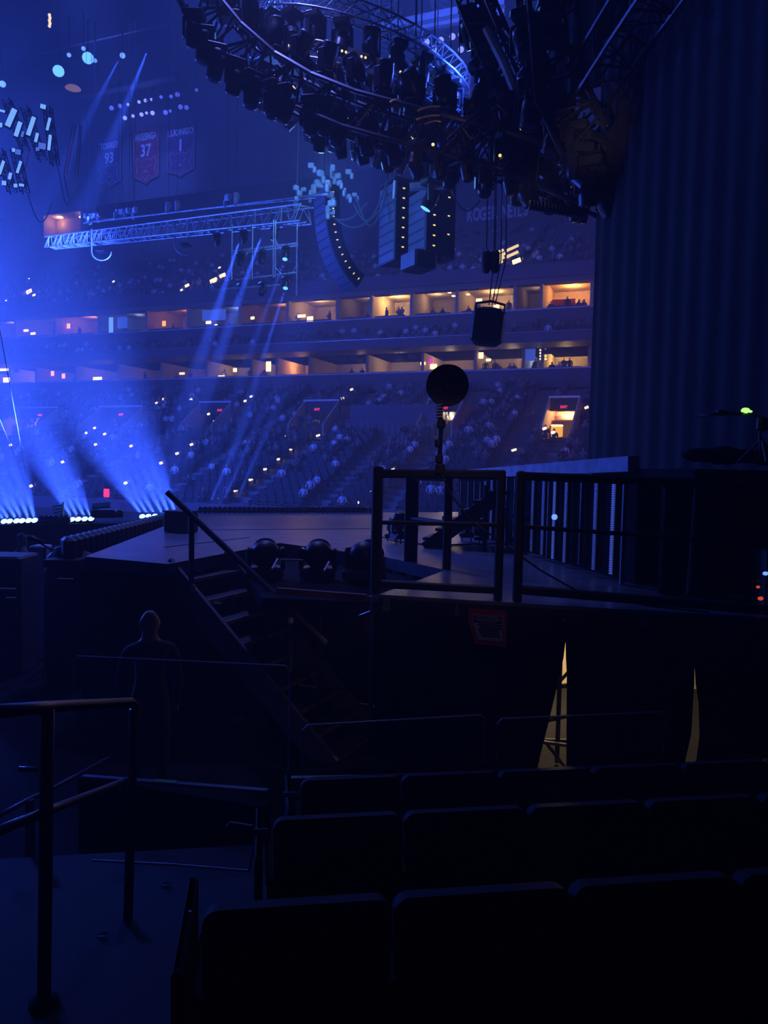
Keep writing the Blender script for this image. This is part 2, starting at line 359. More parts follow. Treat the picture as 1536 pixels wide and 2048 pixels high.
tV = 73.0; zV = z_of(320, 395, tV)
mb = MB(); sbox(mb, S0, S1, tV, tV + .3, zV, 52); struct(mb.build('wall_valance', 'darkwall'), 'hanging blue-lit wall panel behind the banners')
mb = MB(); sbox(mb, S0, S1, -20, tW + 1, 50, 50.4); struct(mb.build('ceiling', 'ceiling'), 'dark roof deck over the arena')
mb = MB(); sbox(mb, S0 - .3, S0, -20, tW, -1, 50); struct(mb.build('wall_left', 'darkwall'))
mb = MB(); sbox(mb, S1, S1 + .3, 12, tW, -1, 50); struct(mb.build('wall_right', 'darkwall'))
# lit concourse room and dark glazed boxes high on the rear wall
mb = MB(); a, b = s_of(104, tW - 1), s_of(176, tW - 1); z0, z1 = z_of(140, 478, tW - 1), z_of(140, 432, tW - 1)
cr = thing('concourse_booth', 'orange-lit booth with two ceiling lamps high behind the upper seats', 'booth')
sbox(mb, a, b, tW - .2, tW - .1, z0, z1); sbox(mb, a, b, tW - 2.2, tW - .1, z1, z1 + .1); sbox(mb, b, b + .1, tW - 2.2, tW - .1, z0, z1); sbox(mb, a - .1, a, tW - 2.2, tW - .1, z0, z1)
mb.build('booth_wall', 'tan', cr)
mb = MB(); sbox(mb, a - .1, b + .1, tW - 2.3, tW - .1, z0 - .9, z0); mb.build('counter', 'tandark', cr)
lamp('booth_light', 'POINT', S(a + 1.2, tW - 1, z1 - .5), 70, (1, .45, .18), .15); 
for x in (120, 164):
    q = PT(x, 433, tW - 1.2); o = MB().lathe((0, 0, 0), (0, 0, -1), [(.1, -.2), (.3, 0), (.42, .12), (.38, .14)], 12).build('booth_lamp', 'warm', None, loc=q)
    tag(o, 'round warm ceiling lamp in the orange booth, %s one' % ('nearer the photo edge' if x == 120 else 'nearer the long truss'), 'lamp', 'lamps of the orange booth')
for i, (xa, xb) in enumerate(((-10, 10), (23, 48), (54, 80))):
    o = thing('press_box', 'dark glazed box high on the rear wall, %s' % ['cut by the photo edge', 'second from the photo edge', 'beside the orange booth'][i], 'box', group='glazed boxes beside the orange booth')
    a2, b2 = s_of(xa, tW - 1), s_of(xb, tW - 1); c0, c1 = z_of(40, 478, tW - 1), z_of(40, 450, tW - 1)
    f_ = MB(); sbox(f_, a2, b2, tW - .5, tW - .1, c0, c1); f_.build('frame', 'fascia', o)
    f_ = MB(); sbox(f_, a2 + .15, b2 - .15, tW - .55, tW - .5, c0 + .15, c1 - .15); f_.build('pane', 'seat', o)
# ================================================================ AUDIENCE
def bis(px, py, h, t0, t1, fz):             # point where the sight line meets a raked stand raised by h
    for _ in range(40):
        t = (t0 + t1) / 2; p = PT(px, py, t)
        if p.z < fz(t) + h: t0 = t          # still below the rake: stand not reached
        else: t1 = t
    return p
def on_low(px, py, h=0.0):
    best = None
    for i in range(400):
        t = T0 + i * .06; p = PT(px, py, t); d = abs(p.z - (zslope(t) + h))
        if best is None or d < best[0]: best = (d, t, p)
    return best[2]
def zup(t): return UZ0 + UDZ * (t - UT0) / UDT
def on_up(px, py, h=0.0):
    best = None
    for i in range(400):
        t = UT0 + i * .042; p = PT(px, py, t); d = abs(p.z - (zup(t) + h))
        if best is None or d < best[0]: best = (d, t, p)
    return best[2]
def skin_mesh(name, V, E, mats, matfn, sub=1):
    me = bpy.data.meshes.new(name); me.from_pydata([v[0] for v in V], E, [])
    o = bpy.data.objects.new(name, me); COL.objects.link(o)
    md = o.modifiers.new('s', 'SKIN'); sv = me.skin_vertices[0].data
    for i, v in enumerate(V):
        r = v[1]; sv[i].radius = (r, r) if not isinstance(r, tuple) else r
    sv[0].use_root = True
    sb = o.modifiers.new('u', 'SUBSURF'); sb.levels = sub; sb.render_levels = sub
    bpy.context.view_layer.update()
    out = bpy.data.meshes.new_from_object(o.evaluated_get(bpy.context.evaluated_depsgraph_get()))
    bpy.data.objects.remove(o); out.name = name
    out.materials.clear()
    for k in mats: out.materials.append(M[k])
    for p in out.polygons: p.material_index = matfn(p.center); p.use_smooth = True
    return out
def seated(arm, lean=0.0, hw=0.19):
    V = [((0, 0, .50), .13), ((0, .02 + lean * .3, .72), .12), ((0, .03 + lean * .7, .93), (.15, .11)), ((0, .03 + lean, 1.04), .055),
         ((0, .01 + lean, 1.14), .085), ((0, -.005 + lean, 1.25), .085)]
    E = [(0, 1), (1, 2), (2, 3), (3, 4), (4, 5)]
    for s in (-1, 1):
        b = len(V)
        V += [((s * hw, .03 + lean * .7, .95), .06), ((s * (hw + .06), -.02 + lean * .4, .70), .045)]
        V += [((s * .14, -.30, .66), .035), ((s * .10, -.36, .67), .035)] if not arm else [((s * .12, -.26 + lean, .92), .035), ((s * .06, -.30 + lean, 1.02), .035)]
        V += [((s * .10, -.02, .50), .10), ((s * .13, -.44, .52), .07), ((s * .13, -.46, .12), .05), ((s * .13, -.60, .05), .045)]
        E += [(2, b), (b, b + 1), (b + 1, b + 2), (b + 2, b + 3), (0, b + 4), (b + 4, b + 5), (b + 5, b + 6), (b + 6, b + 7)]
    return V, E
def standing(armup=False):
    V = [((0, 0, .92), .13), ((0, 0, 1.12), .12), ((0, 0, 1.36), (.15, .11)), ((0, 0, 1.48), .055), ((0, -.02, 1.57), .085), ((0, -.02, 1.68), .085)]
    E = [(0, 1), (1, 2), (2, 3), (3, 4), (4, 5)]
    for s in (-1, 1):
        b = len(V)
        V += [((s * .19, 0, 1.40), .06), ((s * .25, .02, 1.12), .045), ((s * .24, -.06, .88), .035), ((s * .23, -.08, .78), .035)] if not armup else \
             [((s * .19, 0, 1.40), .06), ((s * .24, -.06, 1.14), .045), ((s * .12, -.24, 1.22), .035), ((s * .06, -.30, 1.28), .035)]
        V += [((s * .10, 0, .88), .10), ((s * .11, -.01, .50), .07), ((s * .11, .02, .10), .045), ((s * .12, -.12, .04), .045)]
        E += [(2, b), (b, b + 1), (b + 1, b + 2), (b + 2, b + 3), (0, b + 4), (b + 4, b + 5), (b + 5, b + 6), (b + 6, b + 7)]
    return V, E
def fn_seat(c):
    if c.z > 1.20 and c.y > -.04 or c.z > 1.30: return 3
    if c.z > 1.03: return 0
    if c.y < -.24 and c.z > .60: return 0
    if c.z > .56: return 1
    return 2
def fn_stand(c):
    if c.z > 1.63 and c.y > -.05 or c.z > 1.73: return 3
    if c.z > 1.47: return 0
    if c.z < .86 and abs(c.x) > .2: return 0
    if c.z > .93: return 1
    return 2
PM = {}
for nm, shirt in (('pale', 'white'), ('grey', 'mid'), ('dark', 'dark')):
    for arm in (0, 1):
        PM[nm, arm] = skin_mesh('person', *seated(arm, .03 * arm), ['skin', shirt, 'dark', 'hair'], fn_seat)
    PM[nm, 'up'] = skin_mesh('person', *standing(nm == 'grey'), ['skin', shirt, 'dark', 'hair'], fn_stand)
def person(mesh, loc, label, group=None, rz=ROTZ, sc=1.0):
    o = link('person', mesh, None, loc); o.rotation_euler = (0, 0, rz); o.scale = (sc,) * 3
    return tag(o, label, 'person', group)
# ---- seats of the far stands
sm = MB()
sm.bbox((0, .02, .43), (.46, .40, .07), .02); sm.box((0, .24, .66), (.46, .05, .46), (Vector((1, 0, 0)), Vector((0, 1, .15)).normalized(), Vector((0, -.15, 1)).normalized()))
sm.box((-.25, .1, .33), (.03, .3, .5)); sm.box((.25, .1, .33), (.03, .3, .5))
SEAT = sm.mesh('folding_seat', 'seat')
AISLES = [s_of(x, T0 + 8 * DT) for x in (-60, 78, 245, 330, 430, 578, 720, 838, 1005, 1090)]
AIS_PX = dict()
seats = []
for k in range(NROW):
    s = -88.0
    while s < -4:
        if not in_port(s, k, .4) and all(abs(s - a) > .75 for a in AISLES):
            p = S(s, T0 + DT * k + .35, zrow(k)); x, y, d = proj(p)
            if -30 < x < 1190: seats.append((d, p, 0 <= x < 1165, k, x, y))
        s += .56
seats.sort(key=lambda q: q[0])
vis = [q for q in seats if q[2]]; ind = vis[:300]; indset = set(id(q) for q in ind)
for q in ind:
    o = link('arena_seat', SEAT, None, q[1]); o.rotation_euler = (0, 0, ROTZ)
    tag(o, 'dark plastic folding seat low in the far seating bowl', 'seat', 'folding seats in the lowest far rows')
def merged(name, items, mats):               # many small copies of meshes as one uncountable mass
    V, FF, MI = [], [], []
    for me, loc, rz, sc in items:
        c, s_ = math.cos(rz) * sc, math.sin(rz) * sc; b = len(V)
        for v in me.vertices: x, y, z = v.co; V.append((loc[0] + c * x - s_ * y, loc[1] + s_ * x + c * y, loc[2] + z * sc))
        for p in me.polygons: FF.append([i + b for i in p.vertices]); MI.append(p.material_index)
    me = bpy.data.meshes.new(name); me.from_pydata(V, [], FF)
    for k in mats: me.materials.append(M[k])
    me.polygons.foreach_set('material_index', MI); me.update()
    return link(name, me)
o = merged('arena_seats', [(SEAT, q[1], ROTZ, 1) for q in seats if id(q) not in indset], ['seat'])
tag(o, 'mass of dark folding seats higher up the far lower bowl', 'seats', kind='stuff')
# upper bowl and balcony seats
its = []
for k in range(UR):
    s = -95.0
    while s < -4:
        if int((s + 200) / 11) != int((s + 200.9) / 11): s += .9; continue
        p = S(s, UT0 + UDT * k + .45, UZ0 + UDZ * k)
        if -30 < proj(p)[0] < 1190: its.append((SEAT, p, ROTZ, 1))
        s += .56
o = merged('arena_seats', its, ['seat']); tag(o, 'mass of dark folding seats in the upper bowl', 'seats', kind='stuff')
its = []; balp = []
for k in range(NB):
    s = -95.0
    while s < -4:
        p = S(s, tB + .2 + k * .85 + .4, zbal - .45 + k * .42)
        if -30 < proj(p)[0] < 1190: its.append((SEAT, p, ROTZ, 1)); balp.append(p)
        s += .56
o = merged('arena_seats', its, ['seat']); tag(o, 'rows of dark folding seats on the balcony between the suite levels', 'seats', kind='stuff')
# ---- spectators in the lower bowl
CL = [(595, 700, 900, 920), (590, 690, 975, 1012), (830, 965, 985, 1018), (480, 520, 975, 990), (945, 990, 900, 915), (690, 710, 895, 915), (800, 960, 905, 925)]
def want(q):
    d, p, v, k, x, y = q
    for a, b, c, e in CL:
        if a < x < b and c < y < e: return .7, .6
    if k < 4: return .07, .4
    if k < 8: return .2, .25
    return .5, .12
ppl = []
for q in seats:
    w, pale = want(q)
    if R.random() < w: ppl.append((q, 'pale' if R.random() < pale else R.choice(['grey', 'dark', 'dark']), R.random() < .35))
pi = [t for t in ppl if t[0][2]][:240]; ps = set(id(t) for t in pi); crowd = []
WORD = {'pale': 'pale', 'grey': 'grey', 'dark': 'dark'}
for t in ppl:
    q, c, arm = t; loc = q[1] + NX * (-.02); rz = ROTZ + R.uniform(-.3, .3); sc = R.uniform(.92, 1.06); me = PM[c, int(arm)]
    if id(t) in ps:
        person(me, loc, 'spectator in %s top seated low in the far bowl, %s' % (WORD[c], 'hands raised' if arm else 'hands on lap'), 'seated spectators in %s tops, %s' % (WORD[c], 'hands raised' if arm else 'hands on lap'), rz, sc)
    else: crowd.append((me, loc, rz, sc))
SMALL = {}
def small(me):                               # lighter mesh for people a few pixels tall
    if me.name not in SMALL:
        o = bpy.data.objects.new('t', me); COL.objects.link(o); dm = o.modifiers.new('d', 'DECIMATE'); dm.ratio = .22
        bpy.context.view_layer.update(); SMALL[me.name] = bpy.data.meshes.new_from_object(o.evaluated_get(bpy.context.evaluated_depsgraph_get())); bpy.data.objects.remove(o)
    return SMALL[me.name]
def merge_people(items, label):
    V, FF, MI = [], [], []; names = ['skin', 'white', 'mid', 'dark', 'hair']; idx = {M[n].name: i for i, n in enumerate(names)}
    for me0, loc, rz, sc in items:
        me = small(me0); mp = [idx[m_.name] for m_ in me.materials]
        c, s_ = math.cos(rz) * sc, math.sin(rz) * sc; b = len(V)
        for v in me.vertices: x, y, z = v.co; V.append((loc[0] + c * x - s_ * y, loc[1] + s_ * x + c * y, loc[2] + z * sc))
        for p in me.polygons: FF.append([i + b for i in p.vertices]); MI.append(mp[p.material_index])
    me = bpy.data.meshes.new('crowd'); me.from_pydata(V, [], FF)
    for n in names: me.materials.append(M[n])
    me.polygons.foreach_set('material_index', MI); me.update()
    return tag(link('crowd', me), label, 'crowd', kind='stuff')
merge_people(crowd, 'seated crowd higher up in the far lower bowl')
cu = []
for k in range(UR):
    s = -90.0
    while s < -5:
        p = S(s, UT0 + UDT * k + .43, UZ0 + UDZ * k); x = proj(p)[0]
        if -30 < x < 1180 and R.random() < (.30 if k < 9 else .12): cu.append((PM[R.choice(['pale', 'grey', 'dark', 'dark']), int(R.random() < .3)], p, ROTZ + R.uniform(-.3, .3), 1))
        s += .56
for p in balp:
    if R.random() < .28: cu.append((PM[R.choice(['pale', 'grey', 'dark', 'dark']), 0], p + NX * (-.02), ROTZ, 1))
merge_people(cu, 'scattered crowd in the upper bowl and on the balcony')
# ---- named figures
def stand_at(x, y, nm, label, t=None, sc=1.0, rz=None, low=True):
    p = on_low(x, y) if t is None else PT(x, y, t)
    return person(PM[nm, 'up'], p, label, None, ROTZ if rz is None else rz, sc)
pz = PORT[3]; c3 = (pz[0] + pz[1]) / 2
person(PM['dark', 'up'], S(pz[0] + .9, pz[4] - .1, pz[3]), 'person in dark clothes standing nearer the sloped tan wall of the two in the portal', 'pair standing in the exit portal')
person(PM['grey', 'up'], S(pz[0] + 1.5, pz[4] + .2, pz[3]), 'person in grey top standing nearer the handrail of the two in the portal', 'pair standing in the exit portal')
pz = PORT[5]
person(PM['dark', 'up'], S(pz[0] - .5, pz[4] - .3, pz[3]), 'dark figure standing just outside the bright red portal')
person(PM['pale', 'up'], S(pz[0] + 1.9, pz[4] + 3.0, pz[3]), 'person in pale top inside the bright red portal corridor')
# glowing yellow box (cooler) in that portal
o = thing('glowing_cart', 'glowing yellow and white vending cart in the bright red portal', 'cart', S(pz[0] + .75, pz[4] + 1.3, pz[3]), ROTZ)
MB().bbox((0, 0, .45), (.7, .5, .7), .06).build('cart_body', 'cartglow', o); MB().bbox((0, 0, .85), (.74, .54, .1), .04).build('cart_lid', 'warm', o)
mb = MB(); [mb.tube((x, -.1, .08), (x, .1, .08), .08, 10) for x in (-.25, .25)]; mb.build('wheel', 'black', o)
# ---- suite guests
for lvl, zl, t, xs in (('upper', zA_lip, tS + 1.0, [590, 612, 655, 742, 768, 792, 798, 860, 878, 930, 948, 1010, 1022, 1092, 1125, 1148, 1160, 160, 250, 345, 430, 455, 505]),
                       ('lower', zB_lip, tS + .95, [962, 985, 993, 1015, 1023, 1062, 1078, 1098, 1112, 1122, 1133, 505, 515, 530, 448, 290, 700, 722, 150, 352, 380])):
    for i, x in enumerate(xs):
        s = s_of(x, t)
        for bx in (UPX if lvl == 'upper' else LOX):
            bs = s_of(bx, tS)
            if abs(s - bs) < .65: s = bs + math.copysign(.65, s - bs)
        c = 'pale' if (lvl == 'lower' and x in (1112, 448)) else R.choice(['dark', 'dark', 'grey'])
        st = R.random() < .4
        person(PM[c, 'up' if st else 0], S(s, t, zl - .6 - (.0 if st else -.15)), 'suite guest in %s top %s at the rail of the %s suites' % (c, 'standing' if st else 'seated', lvl), '%s guests in %s tops, %s suites' % ('standing' if st else 'seated', c, lvl), ROTZ + R.uniform(-.8, .8))
# ---- suite furniture: counters, hanging screens, lamps
for lvl, zl, PX, t in (('upper', zA_lip, UPX, tS + .55), ('lower', zB_lip, LOX, tS + .1)):
    for i in range(3, len(PX) - 2):
        a, b = s_of(PX[i], t) + .5, s_of(PX[i + 1], t) - .5
        if b - a < 1.2: continue
        o = thing('drink_rail', 'dark counter with stools along the front of %s suite' % ('an upper' if lvl == 'upper' else 'a lower'), 'counter', S((a + b) / 2, t, zl - .6), ROTZ, 'counters along the front of the %s suites' % lvl)
        mb = MB().box((0, 0, .82), (b - a, .35, .06)); mb.build('counter_top', 'tandark' if lvl == 'upper' else 'seat', o)
        MB().box((0, .05, .4), (b - a - .1, .06, .8)).build('counter_front', 'blackcol', o)
    zt = zA_top if lvl == 'upper' else zB_top; yy = 580 if lvl == 'upper' else 690
for x in (340, 455, 485, 630, 760, 852, 915, 938, 1018, 280): 
    o = thing('hanging_screen', 'black screen hanging from the ceiling front of an upper suite', 'screen', S(s_of(x, tS), tS + .3, zA_top - .02), ROTZ, 'screens hanging in the upper suites')
    MB().box((0, 0, -.32), (.85, .07, .45)).build('display', 'blackcol', o); MB().box((0, 0, -.05), (.06, .06, .12)).build('bracket', 'black', o)
for x in (33, 120, 140, 200, 291, 383, 475, 682, 702, 793, 820, 1086):
    o = thing('hanging_screen', 'black screen hanging from the ceiling front of a lower suite', 'screen', S(s_of(x, tS), tS + .1, zB_top - .02), ROTZ, 'screens hanging in the lower suites')
    MB().box((0, 0, -.28), (.7, .07, .38)).build('display', 'blackcol', o); MB().box((0, 0, -.05), (.06, .06, .12)).build('bracket', 'black', o)
def glow(name, x, y, t, w, h, m_, label, cat, group=None, d=.12):
    o = MB().bbox((0, 0, 0), (w, d, h), min(w, h, d) * .3).build(name, m_, None, loc=PT(x, y, t)); o.rotation_euler = (0, 0, ROTZ)
    return tag(o, label, cat, group)
for x, y, w, h in ((52, 661, .65, .22), (66, 667, .65, .22), (417, 645, .6, .25), (432, 650, .3, .15), (603, 632, .8, .25), (620, 638, .6, .45), (505, 636, .4, .25), (958, 601, .5, .3), (993, 613, .45, .3)):
    glow('table_lamp', x, y, tS + .5, w, h, 'warm', 'glowing warm lamp low in the front of an upper suite', 'lamp', 'warm lamps in the upper suites')
for x, y, w, h in ((13, 760, .9, .5), (195, 758, 1.1, .4), (364, 747, .6, .2), (443, 753, .7, .2), (470, 740, .4, .35), (846, 727, .45, .25), (867, 733, .6, .4), (962, 711, .4, .5), (977, 720, .4, .2), (537, 733, .5, .9), (8, 737, 1.2, .5)):
    glow('table_lamp', x, y, tS + .3, w, h, 'warm', 'glowing warm lamp low in the front of a lower suite', 'lamp', 'warm lamps in the lower suites')
for x, y in ((105, 747), (127, 752), (137, 652), (328, 647)):
    glow('wall_light', x, y, tS + 1.5, .4, .5, 'orange', 'glowing orange light on a suite wall, %s' % {105: 'upright one in the lower suites', 127: 'beside another, lower suites', 137: 'upper suite near the photo edge', 328: 'red-walled upper suite'}[x], 'lamp')
glow('flower_light', 862, 722, tS + .5, .35, .4, 'magenta', 'magenta glowing light beside a yellow lamp in the lower suites', 'lamp')
for j in range(4): glow('column_light', 1086, 700 + 6 * j, tS + .6, .55, .14, 'warm', 'short warm light bar stacked on the pale column of a lower suite', 'lamp', 'stacked light bars on the column')
for x, y in ((899, 585), (907, 592), (927, 582), (936, 589)): glow('ceiling_light', x, y, tS + 2.2, .3, .1, 'phone', 'small ceiling downlight in a dim upper suite', 'lamp', 'four downlights in the upper suite', d=.3)
glow('hanging_poster', 222, 650, tS + .2, .5, 1.5, 'paleblue', 'upright pale blue lit panel in an upper suite', 'panel')
glow('hanging_poster', 245, 645, tS + .6, 1.2, 1.1, 'leddim', 'wide blue lit panel beside the upright pale one', 'panel')
glow('hanging_poster', 428, 630, tS + .4, 2.6, 1.0, 'leddim', 'wide blue grey screen in an upper suite under the truss', 'panel')
glow('hanging_poster', 1058, 700, tS + .4, 1.0, 1.7, 'leddim', 'tall blue lit panel beside the light-bar column', 'panel')
# ---- lights among the crowd
PH = [(313, 806), (327, 798), (382, 799), (430, 819), (417, 828), (502, 793), (490, 802), (189, 856), (209, 868), (78, 835), (172, 866), (21, 890), (125, 924), (191, 889), (262, 892), (322, 926), (354, 907), (383, 889), (251, 966), (62, 972), (703, 779), (685, 797), (825, 812), (627, 808), (597, 834), (1089, 857), (1106, 865), (785, 940), (1173, 815)]
for x, y in PH:
    q = on_low(x, y, .95)
    o = MB().bbox((0, 0, 0), (.26, .04, .15), .015).build('phone', 'phone', None, loc=q); o.rotation_euler = (.3, -.35, ROTZ)
    tag(o, 'lit phone screen held up in the far lower bowl', 'phone', 'lit phones in the lower bowl')
    person(PM['dark', 1], q + NX * .33 - Vector((0, 0, .98)), 'spectator in dark top seated behind a lit phone in the lower bowl', 'spectators behind lit phones')
STL = [(599, 866), (636, 871), (571, 870), (583, 898), (558, 918), (531, 938), (502, 959), (471, 981), (437, 999), (825, 898), (806, 919), (763, 963), (740, 985), (713, 1006), (1028, 900)]
for x, y in STL:
    q = on_low(x, y, .12)
    o = MB().bbox((0, 0, 0), (.32, .10, .13), .03).build('step_light', 'phone', None, loc=q); o.rotation_euler = (0, -.3, ROTZ)
    tag(o, 'small warm step light on an aisle of the far lower bowl', 'light', 'step lights down the aisles')
for x, y, w in ((58, 583, .8), (68, 590, .4), (445, 551, .7), (427, 561, .8), (374, 571, .5), (363, 580, .3), (227, 563, .3), (439, 535, .3), (58, 557, .2), (1033, 522, .7), (1059, 533, .3), (900, 498, .2), (12, 601, .2)):
    q = on_up(x, y, .8); o = MB().bbox((0, 0, 0), (w, .1, w * .5), .03).build('aisle_lamp', 'warm', None, loc=q); o.rotation_euler = (0, -.3, ROTZ)
    tag(o, 'small warm light among the upper bowl seats', 'light', 'warm lights in the upper bowl')
for j, (x, y, w) in enumerate(((1002, 502, .5), (1003, 510, .7), (1002, 517, .6), (1001, 524, .4), (1025, 496, 1.1), (1024, 509, 1.1), (978, 507, .4))):
    q = on_up(x, y, 1.3); o = MB().bbox((0, 0, 0), (w, .15, .22), .04).build('exit_lamp', 'ind', None, loc=q); o.rotation_euler = (0, -.35, ROTZ)
    tag(o, 'dim yellow light bar in the upper bowl doorway behind the hanging motors', 'light', 'yellow light bars in the upper doorway')
glow('floor_sign', 213, 986, T0 - 1, .4, .5, 'red', 'red glowing sign in front of the far seats between two beams', 'sign')
glow('phone', 827, 812, 56, .45, .25, 'cyan', 'cyan glowing screen in the crowd near the dark camera platform', 'phone')
glow('info_sign', 122, 826, on_low(122, 826).dot(NX) - .3, 1.4, .5, 'leddim', 'blue lit sign over the portal second from the photo edge', 'sign')
# camera platform with clear rail in the lower bowl
p0 = on_low(690, 872); p1 = on_low(868, 872); tt = p0.dot(NX)
o = thing('platform_box', 'long dark camera platform with clear panels in the lower bowl', 'platform')
a, b = s_of(692, tt), s_of(868, tt); mb = MB(); sbox(mb, a, b, tt + .6, tt + 2.4, p0.z + .9, p0.z + 2.2); mb.build('masking_wall', 'fascia', o)
mb = MB(); sbox(mb, a, b, tt - .1, tt + 2.4, p0.z - .6, p0.z + .05); mb.build('platform_floor', 'concrete', o)
n = 14
for j in range(n): mb = MB(); sbox(mb, a + (b - a) * j / n + .03, a + (b - a) * (j + 1) / n - .03, tt - .1, tt - .06, p0.z + .1, p0.z + .95); mb.build('clear_panel', 'mid', o)
a, b = s_of(1094, tS + 3), s_of(1140, tS + 3); mb = MB(); sbox(mb, a, b, tS + 3, tS + 3.1, zA_lip - .5, zA_lip + 1.3); tag(mb.build('display_board', 'redwall'), 'red display board inside the orange upper suite beside the curtain', 'board')
ORD = 'first second third fourth fifth sixth seventh eighth ninth tenth eleventh twelfth thirteenth fourteenth fifteenth sixteenth seventeenth eighteenth nineteenth twentieth'.split()
def fold_sheet(name, a, b, z1, z0, m_, parent=None, per=.35, amp=.03, n=None, th=.015):
    a = Vector((a[0], a[1], 0)); b = Vector((b[0], b[1], 0)); L = (b - a).length; d = (b - a) / L; nn = Vector((-d.y, d.x, 0)); n = n or int(L / per * 8)
    r0, r1 = [], []; vs = []; fs = []
    for i in range(n + 1):
        x = L * i / n; y = amp * math.sin(2 * math.pi * x / per) + amp * .4 * math.sin(2 * math.pi * x / per / 2.7 + 1)
        p = a + d * x + nn * y
        vs += [p + ZU * z1, p + ZU * z0, p + nn * th + ZU * z1, p + nn * th + ZU * z0]
    for i in range(n): q = 4 * i; fs += [(q, q + 4, q + 5, q + 1), (q + 2, q + 3, q + 7, q + 6), (q, q + 2, q + 6, q + 4)]
    return MB().add(vs, fs).build(name, m_, parent, True)
# ================================================================ RIGGING AND ROOF
ZU = Vector((0, 0, 1))
def mover(pan, tilt, label, base_up=True, lens='glass', s=1.0):
    """moving head, clamp at the origin, hanging down"""
    o = thing('moving_head_light', label, 'stage light')
    mb = MB(); mb.bbox((0, 0, -.14), (.40, .30, .13), .025); mb.tube((-.12, 0, -.08), (-.12, 0, .04), .02); mb.tube((.12, 0, -.08), (.12, 0, .04), .02); mb.build('base', 'body', o)
    cx, sx = math.cos(pan), math.sin(pan); A = Vector((cx, sx, 0)); B = Vector((-sx, cx, 0))
    mb = MB(); mb.bbox(Vector((0, 0, -.235)), (.40, .14, .06), .02, (A, B, ZU))
    for q in (-1, 1): mb.bbox(A * (.18 * q) + ZU * -.40, (.05, .13, .34), .015, (A, B, ZU))
    mb.build('yoke', 'body', o)
    d = (B * math.sin(tilt) - ZU * math.cos(tilt)).normalized(); c = ZU * -.47
    mb = MB(); mb.lathe(c, d, [(.06, -.20), (.12, -.18), (.145, -.08), (.15, .08), (.135, .20), (.14, .22), (.125, .235)], 12); mb.build('lamp_head', 'body', o, True)
    mb = MB(); mb.lathe(c + d * .236, d, [(.118, 0), (.10, .008), (.04, .012)], 12); mb.build('lens', lens, o, True)
    return o
MH = [mover(p, t, 'x') for p, t in ((0.3, .35), (1.4, -.5), (2.6, .15), (-.8, .7))]
MHW = mover(.4, .5, 'x', lens='ind'); MHC = mover(.9, .5, 'x', lens='cyan'); MHP = mover(-.5, .55, 'x', lens='paleblue'); MHF = mover(1.57, 0.2, 'x')  # MHW lens glows in place of a warm reflection
PROTOS += MH + [MHW, MHC, MHP, MHF]
def hang(proto, p, label, group, rz=0.0, sc=1.0): return dup(proto, p, (0, 0, rz), label, group, sc)
def truss(pts, w, label, m_='dtruss', r=.025, step=None, closed=False, group=None, name='lighting_truss'):
    o = thing(name, label, 'truss', group=group); pts = [Vector(p) for p in pts]; N = len(pts); ch = [[], [], [], []]
    for i, p in enumerate(pts):
        d = (pts[(i + 1) % N] - pts[i - 1]) if closed else pts[min(i + 1, N - 1)] - pts[max(i - 1, 0)]
        d.normalize(); x = d.cross(ZU)
        if x.length < .1: x = d.cross(Vector((0, 1, 0)))
        x.normalize(); y = x.cross(d)
        for j, (a, b) in enumerate(((-1, -1), (1, -1), (1, 1), (-1, 1))): ch[j].append(p + x * a * w / 2 + y * b * w / 2)
    for c in ch: MB().path(c, r, 6, closed).build('chord', m_, o)
    lc = MB()
    def seg(c, k, f): a = c[k]; b = c[(k + 1) % N]; return a.lerp(b, f)
    flip = 0
    for k in range(N if closed else N - 1):
        L = (pts[(k + 1) % N] - pts[k]).length; n = max(1, round(L / (step or w)))
        for q in range(n):
            for a, b in ((0, 1), (1, 2), (2, 3), (3, 0)):
                lc.tube(seg(ch[a], k, q / n), seg(ch[b], k, (q + 1) / n) if (q + flip) % 2 == 0 else seg(ch[b], k, q / n), r * .6, 5)
                lc.tube(seg(ch[b if (q + flip) % 2 else a], k, (q + .5) / n), seg(ch[a if (q + flip) % 2 else b], k, (q + 1) / n), r * .5, 4)
    lc.build('lacing', m_, o)
    return o
def cable(pts, r, label, m_='black', cat='cable', group=None, name='cable'):
    return tag(MB().path(pts, r, 5).build(name, m_), label, cat, group)
def arc(a, b, sag, n=9): return [Vector(a).lerp(Vector(b), i / (n - 1)) - ZU * sag * math.sin(math.pi * i / (n - 1)) for i in range(n)]
# ---- the round truss with two tiers of lights
RC = P(722, 112, 18); RR = 2.42
E1 = Vector((.955, 0, -.30)); E2 = Vector((0, .985, .17))
def rp(a, dz=0, k=1.0): return RC + E1 * (RR * k * math.cos(a)) + E2 * (RR * k * math.sin(a)) + ZU * dz
truss([rp(2 * math.pi * i / 40) for i in range(40)], .32, 'black circular truss ring, upper of the stacked pair, crowded with lights', 'truss', closed=True, r=.024, name='ring_truss')
truss([rp(2 * math.pi * i / 40, -.95, .98) for i in range(40)], .32, 'black circular truss ring, lower of the stacked pair', 'truss', closed=True, r=.024, name='ring_truss')
for t, (dz, n) in enumerate(((-.16, 26), (-1.1, 24))):
    for i in range(n):
        a = 2 * math.pi * (i + .3 * t) / n; p = rp(a, dz)
        warm = t == 0 and .55 < a < 2.8
        pr = MHW if warm else MH[(i * 7) % 4]
        hang(pr, p, ('black moving light with a warm glint under the far side of the upper ring' if warm else 'black moving light hanging under the %s ring truss' % ('upper' if t == 0 else 'lower')), 'lights with warm glints on the upper ring' if warm else 'moving lights on the %s ring truss' % ('upper' if t == 0 else 'lower'), a, 1.05)
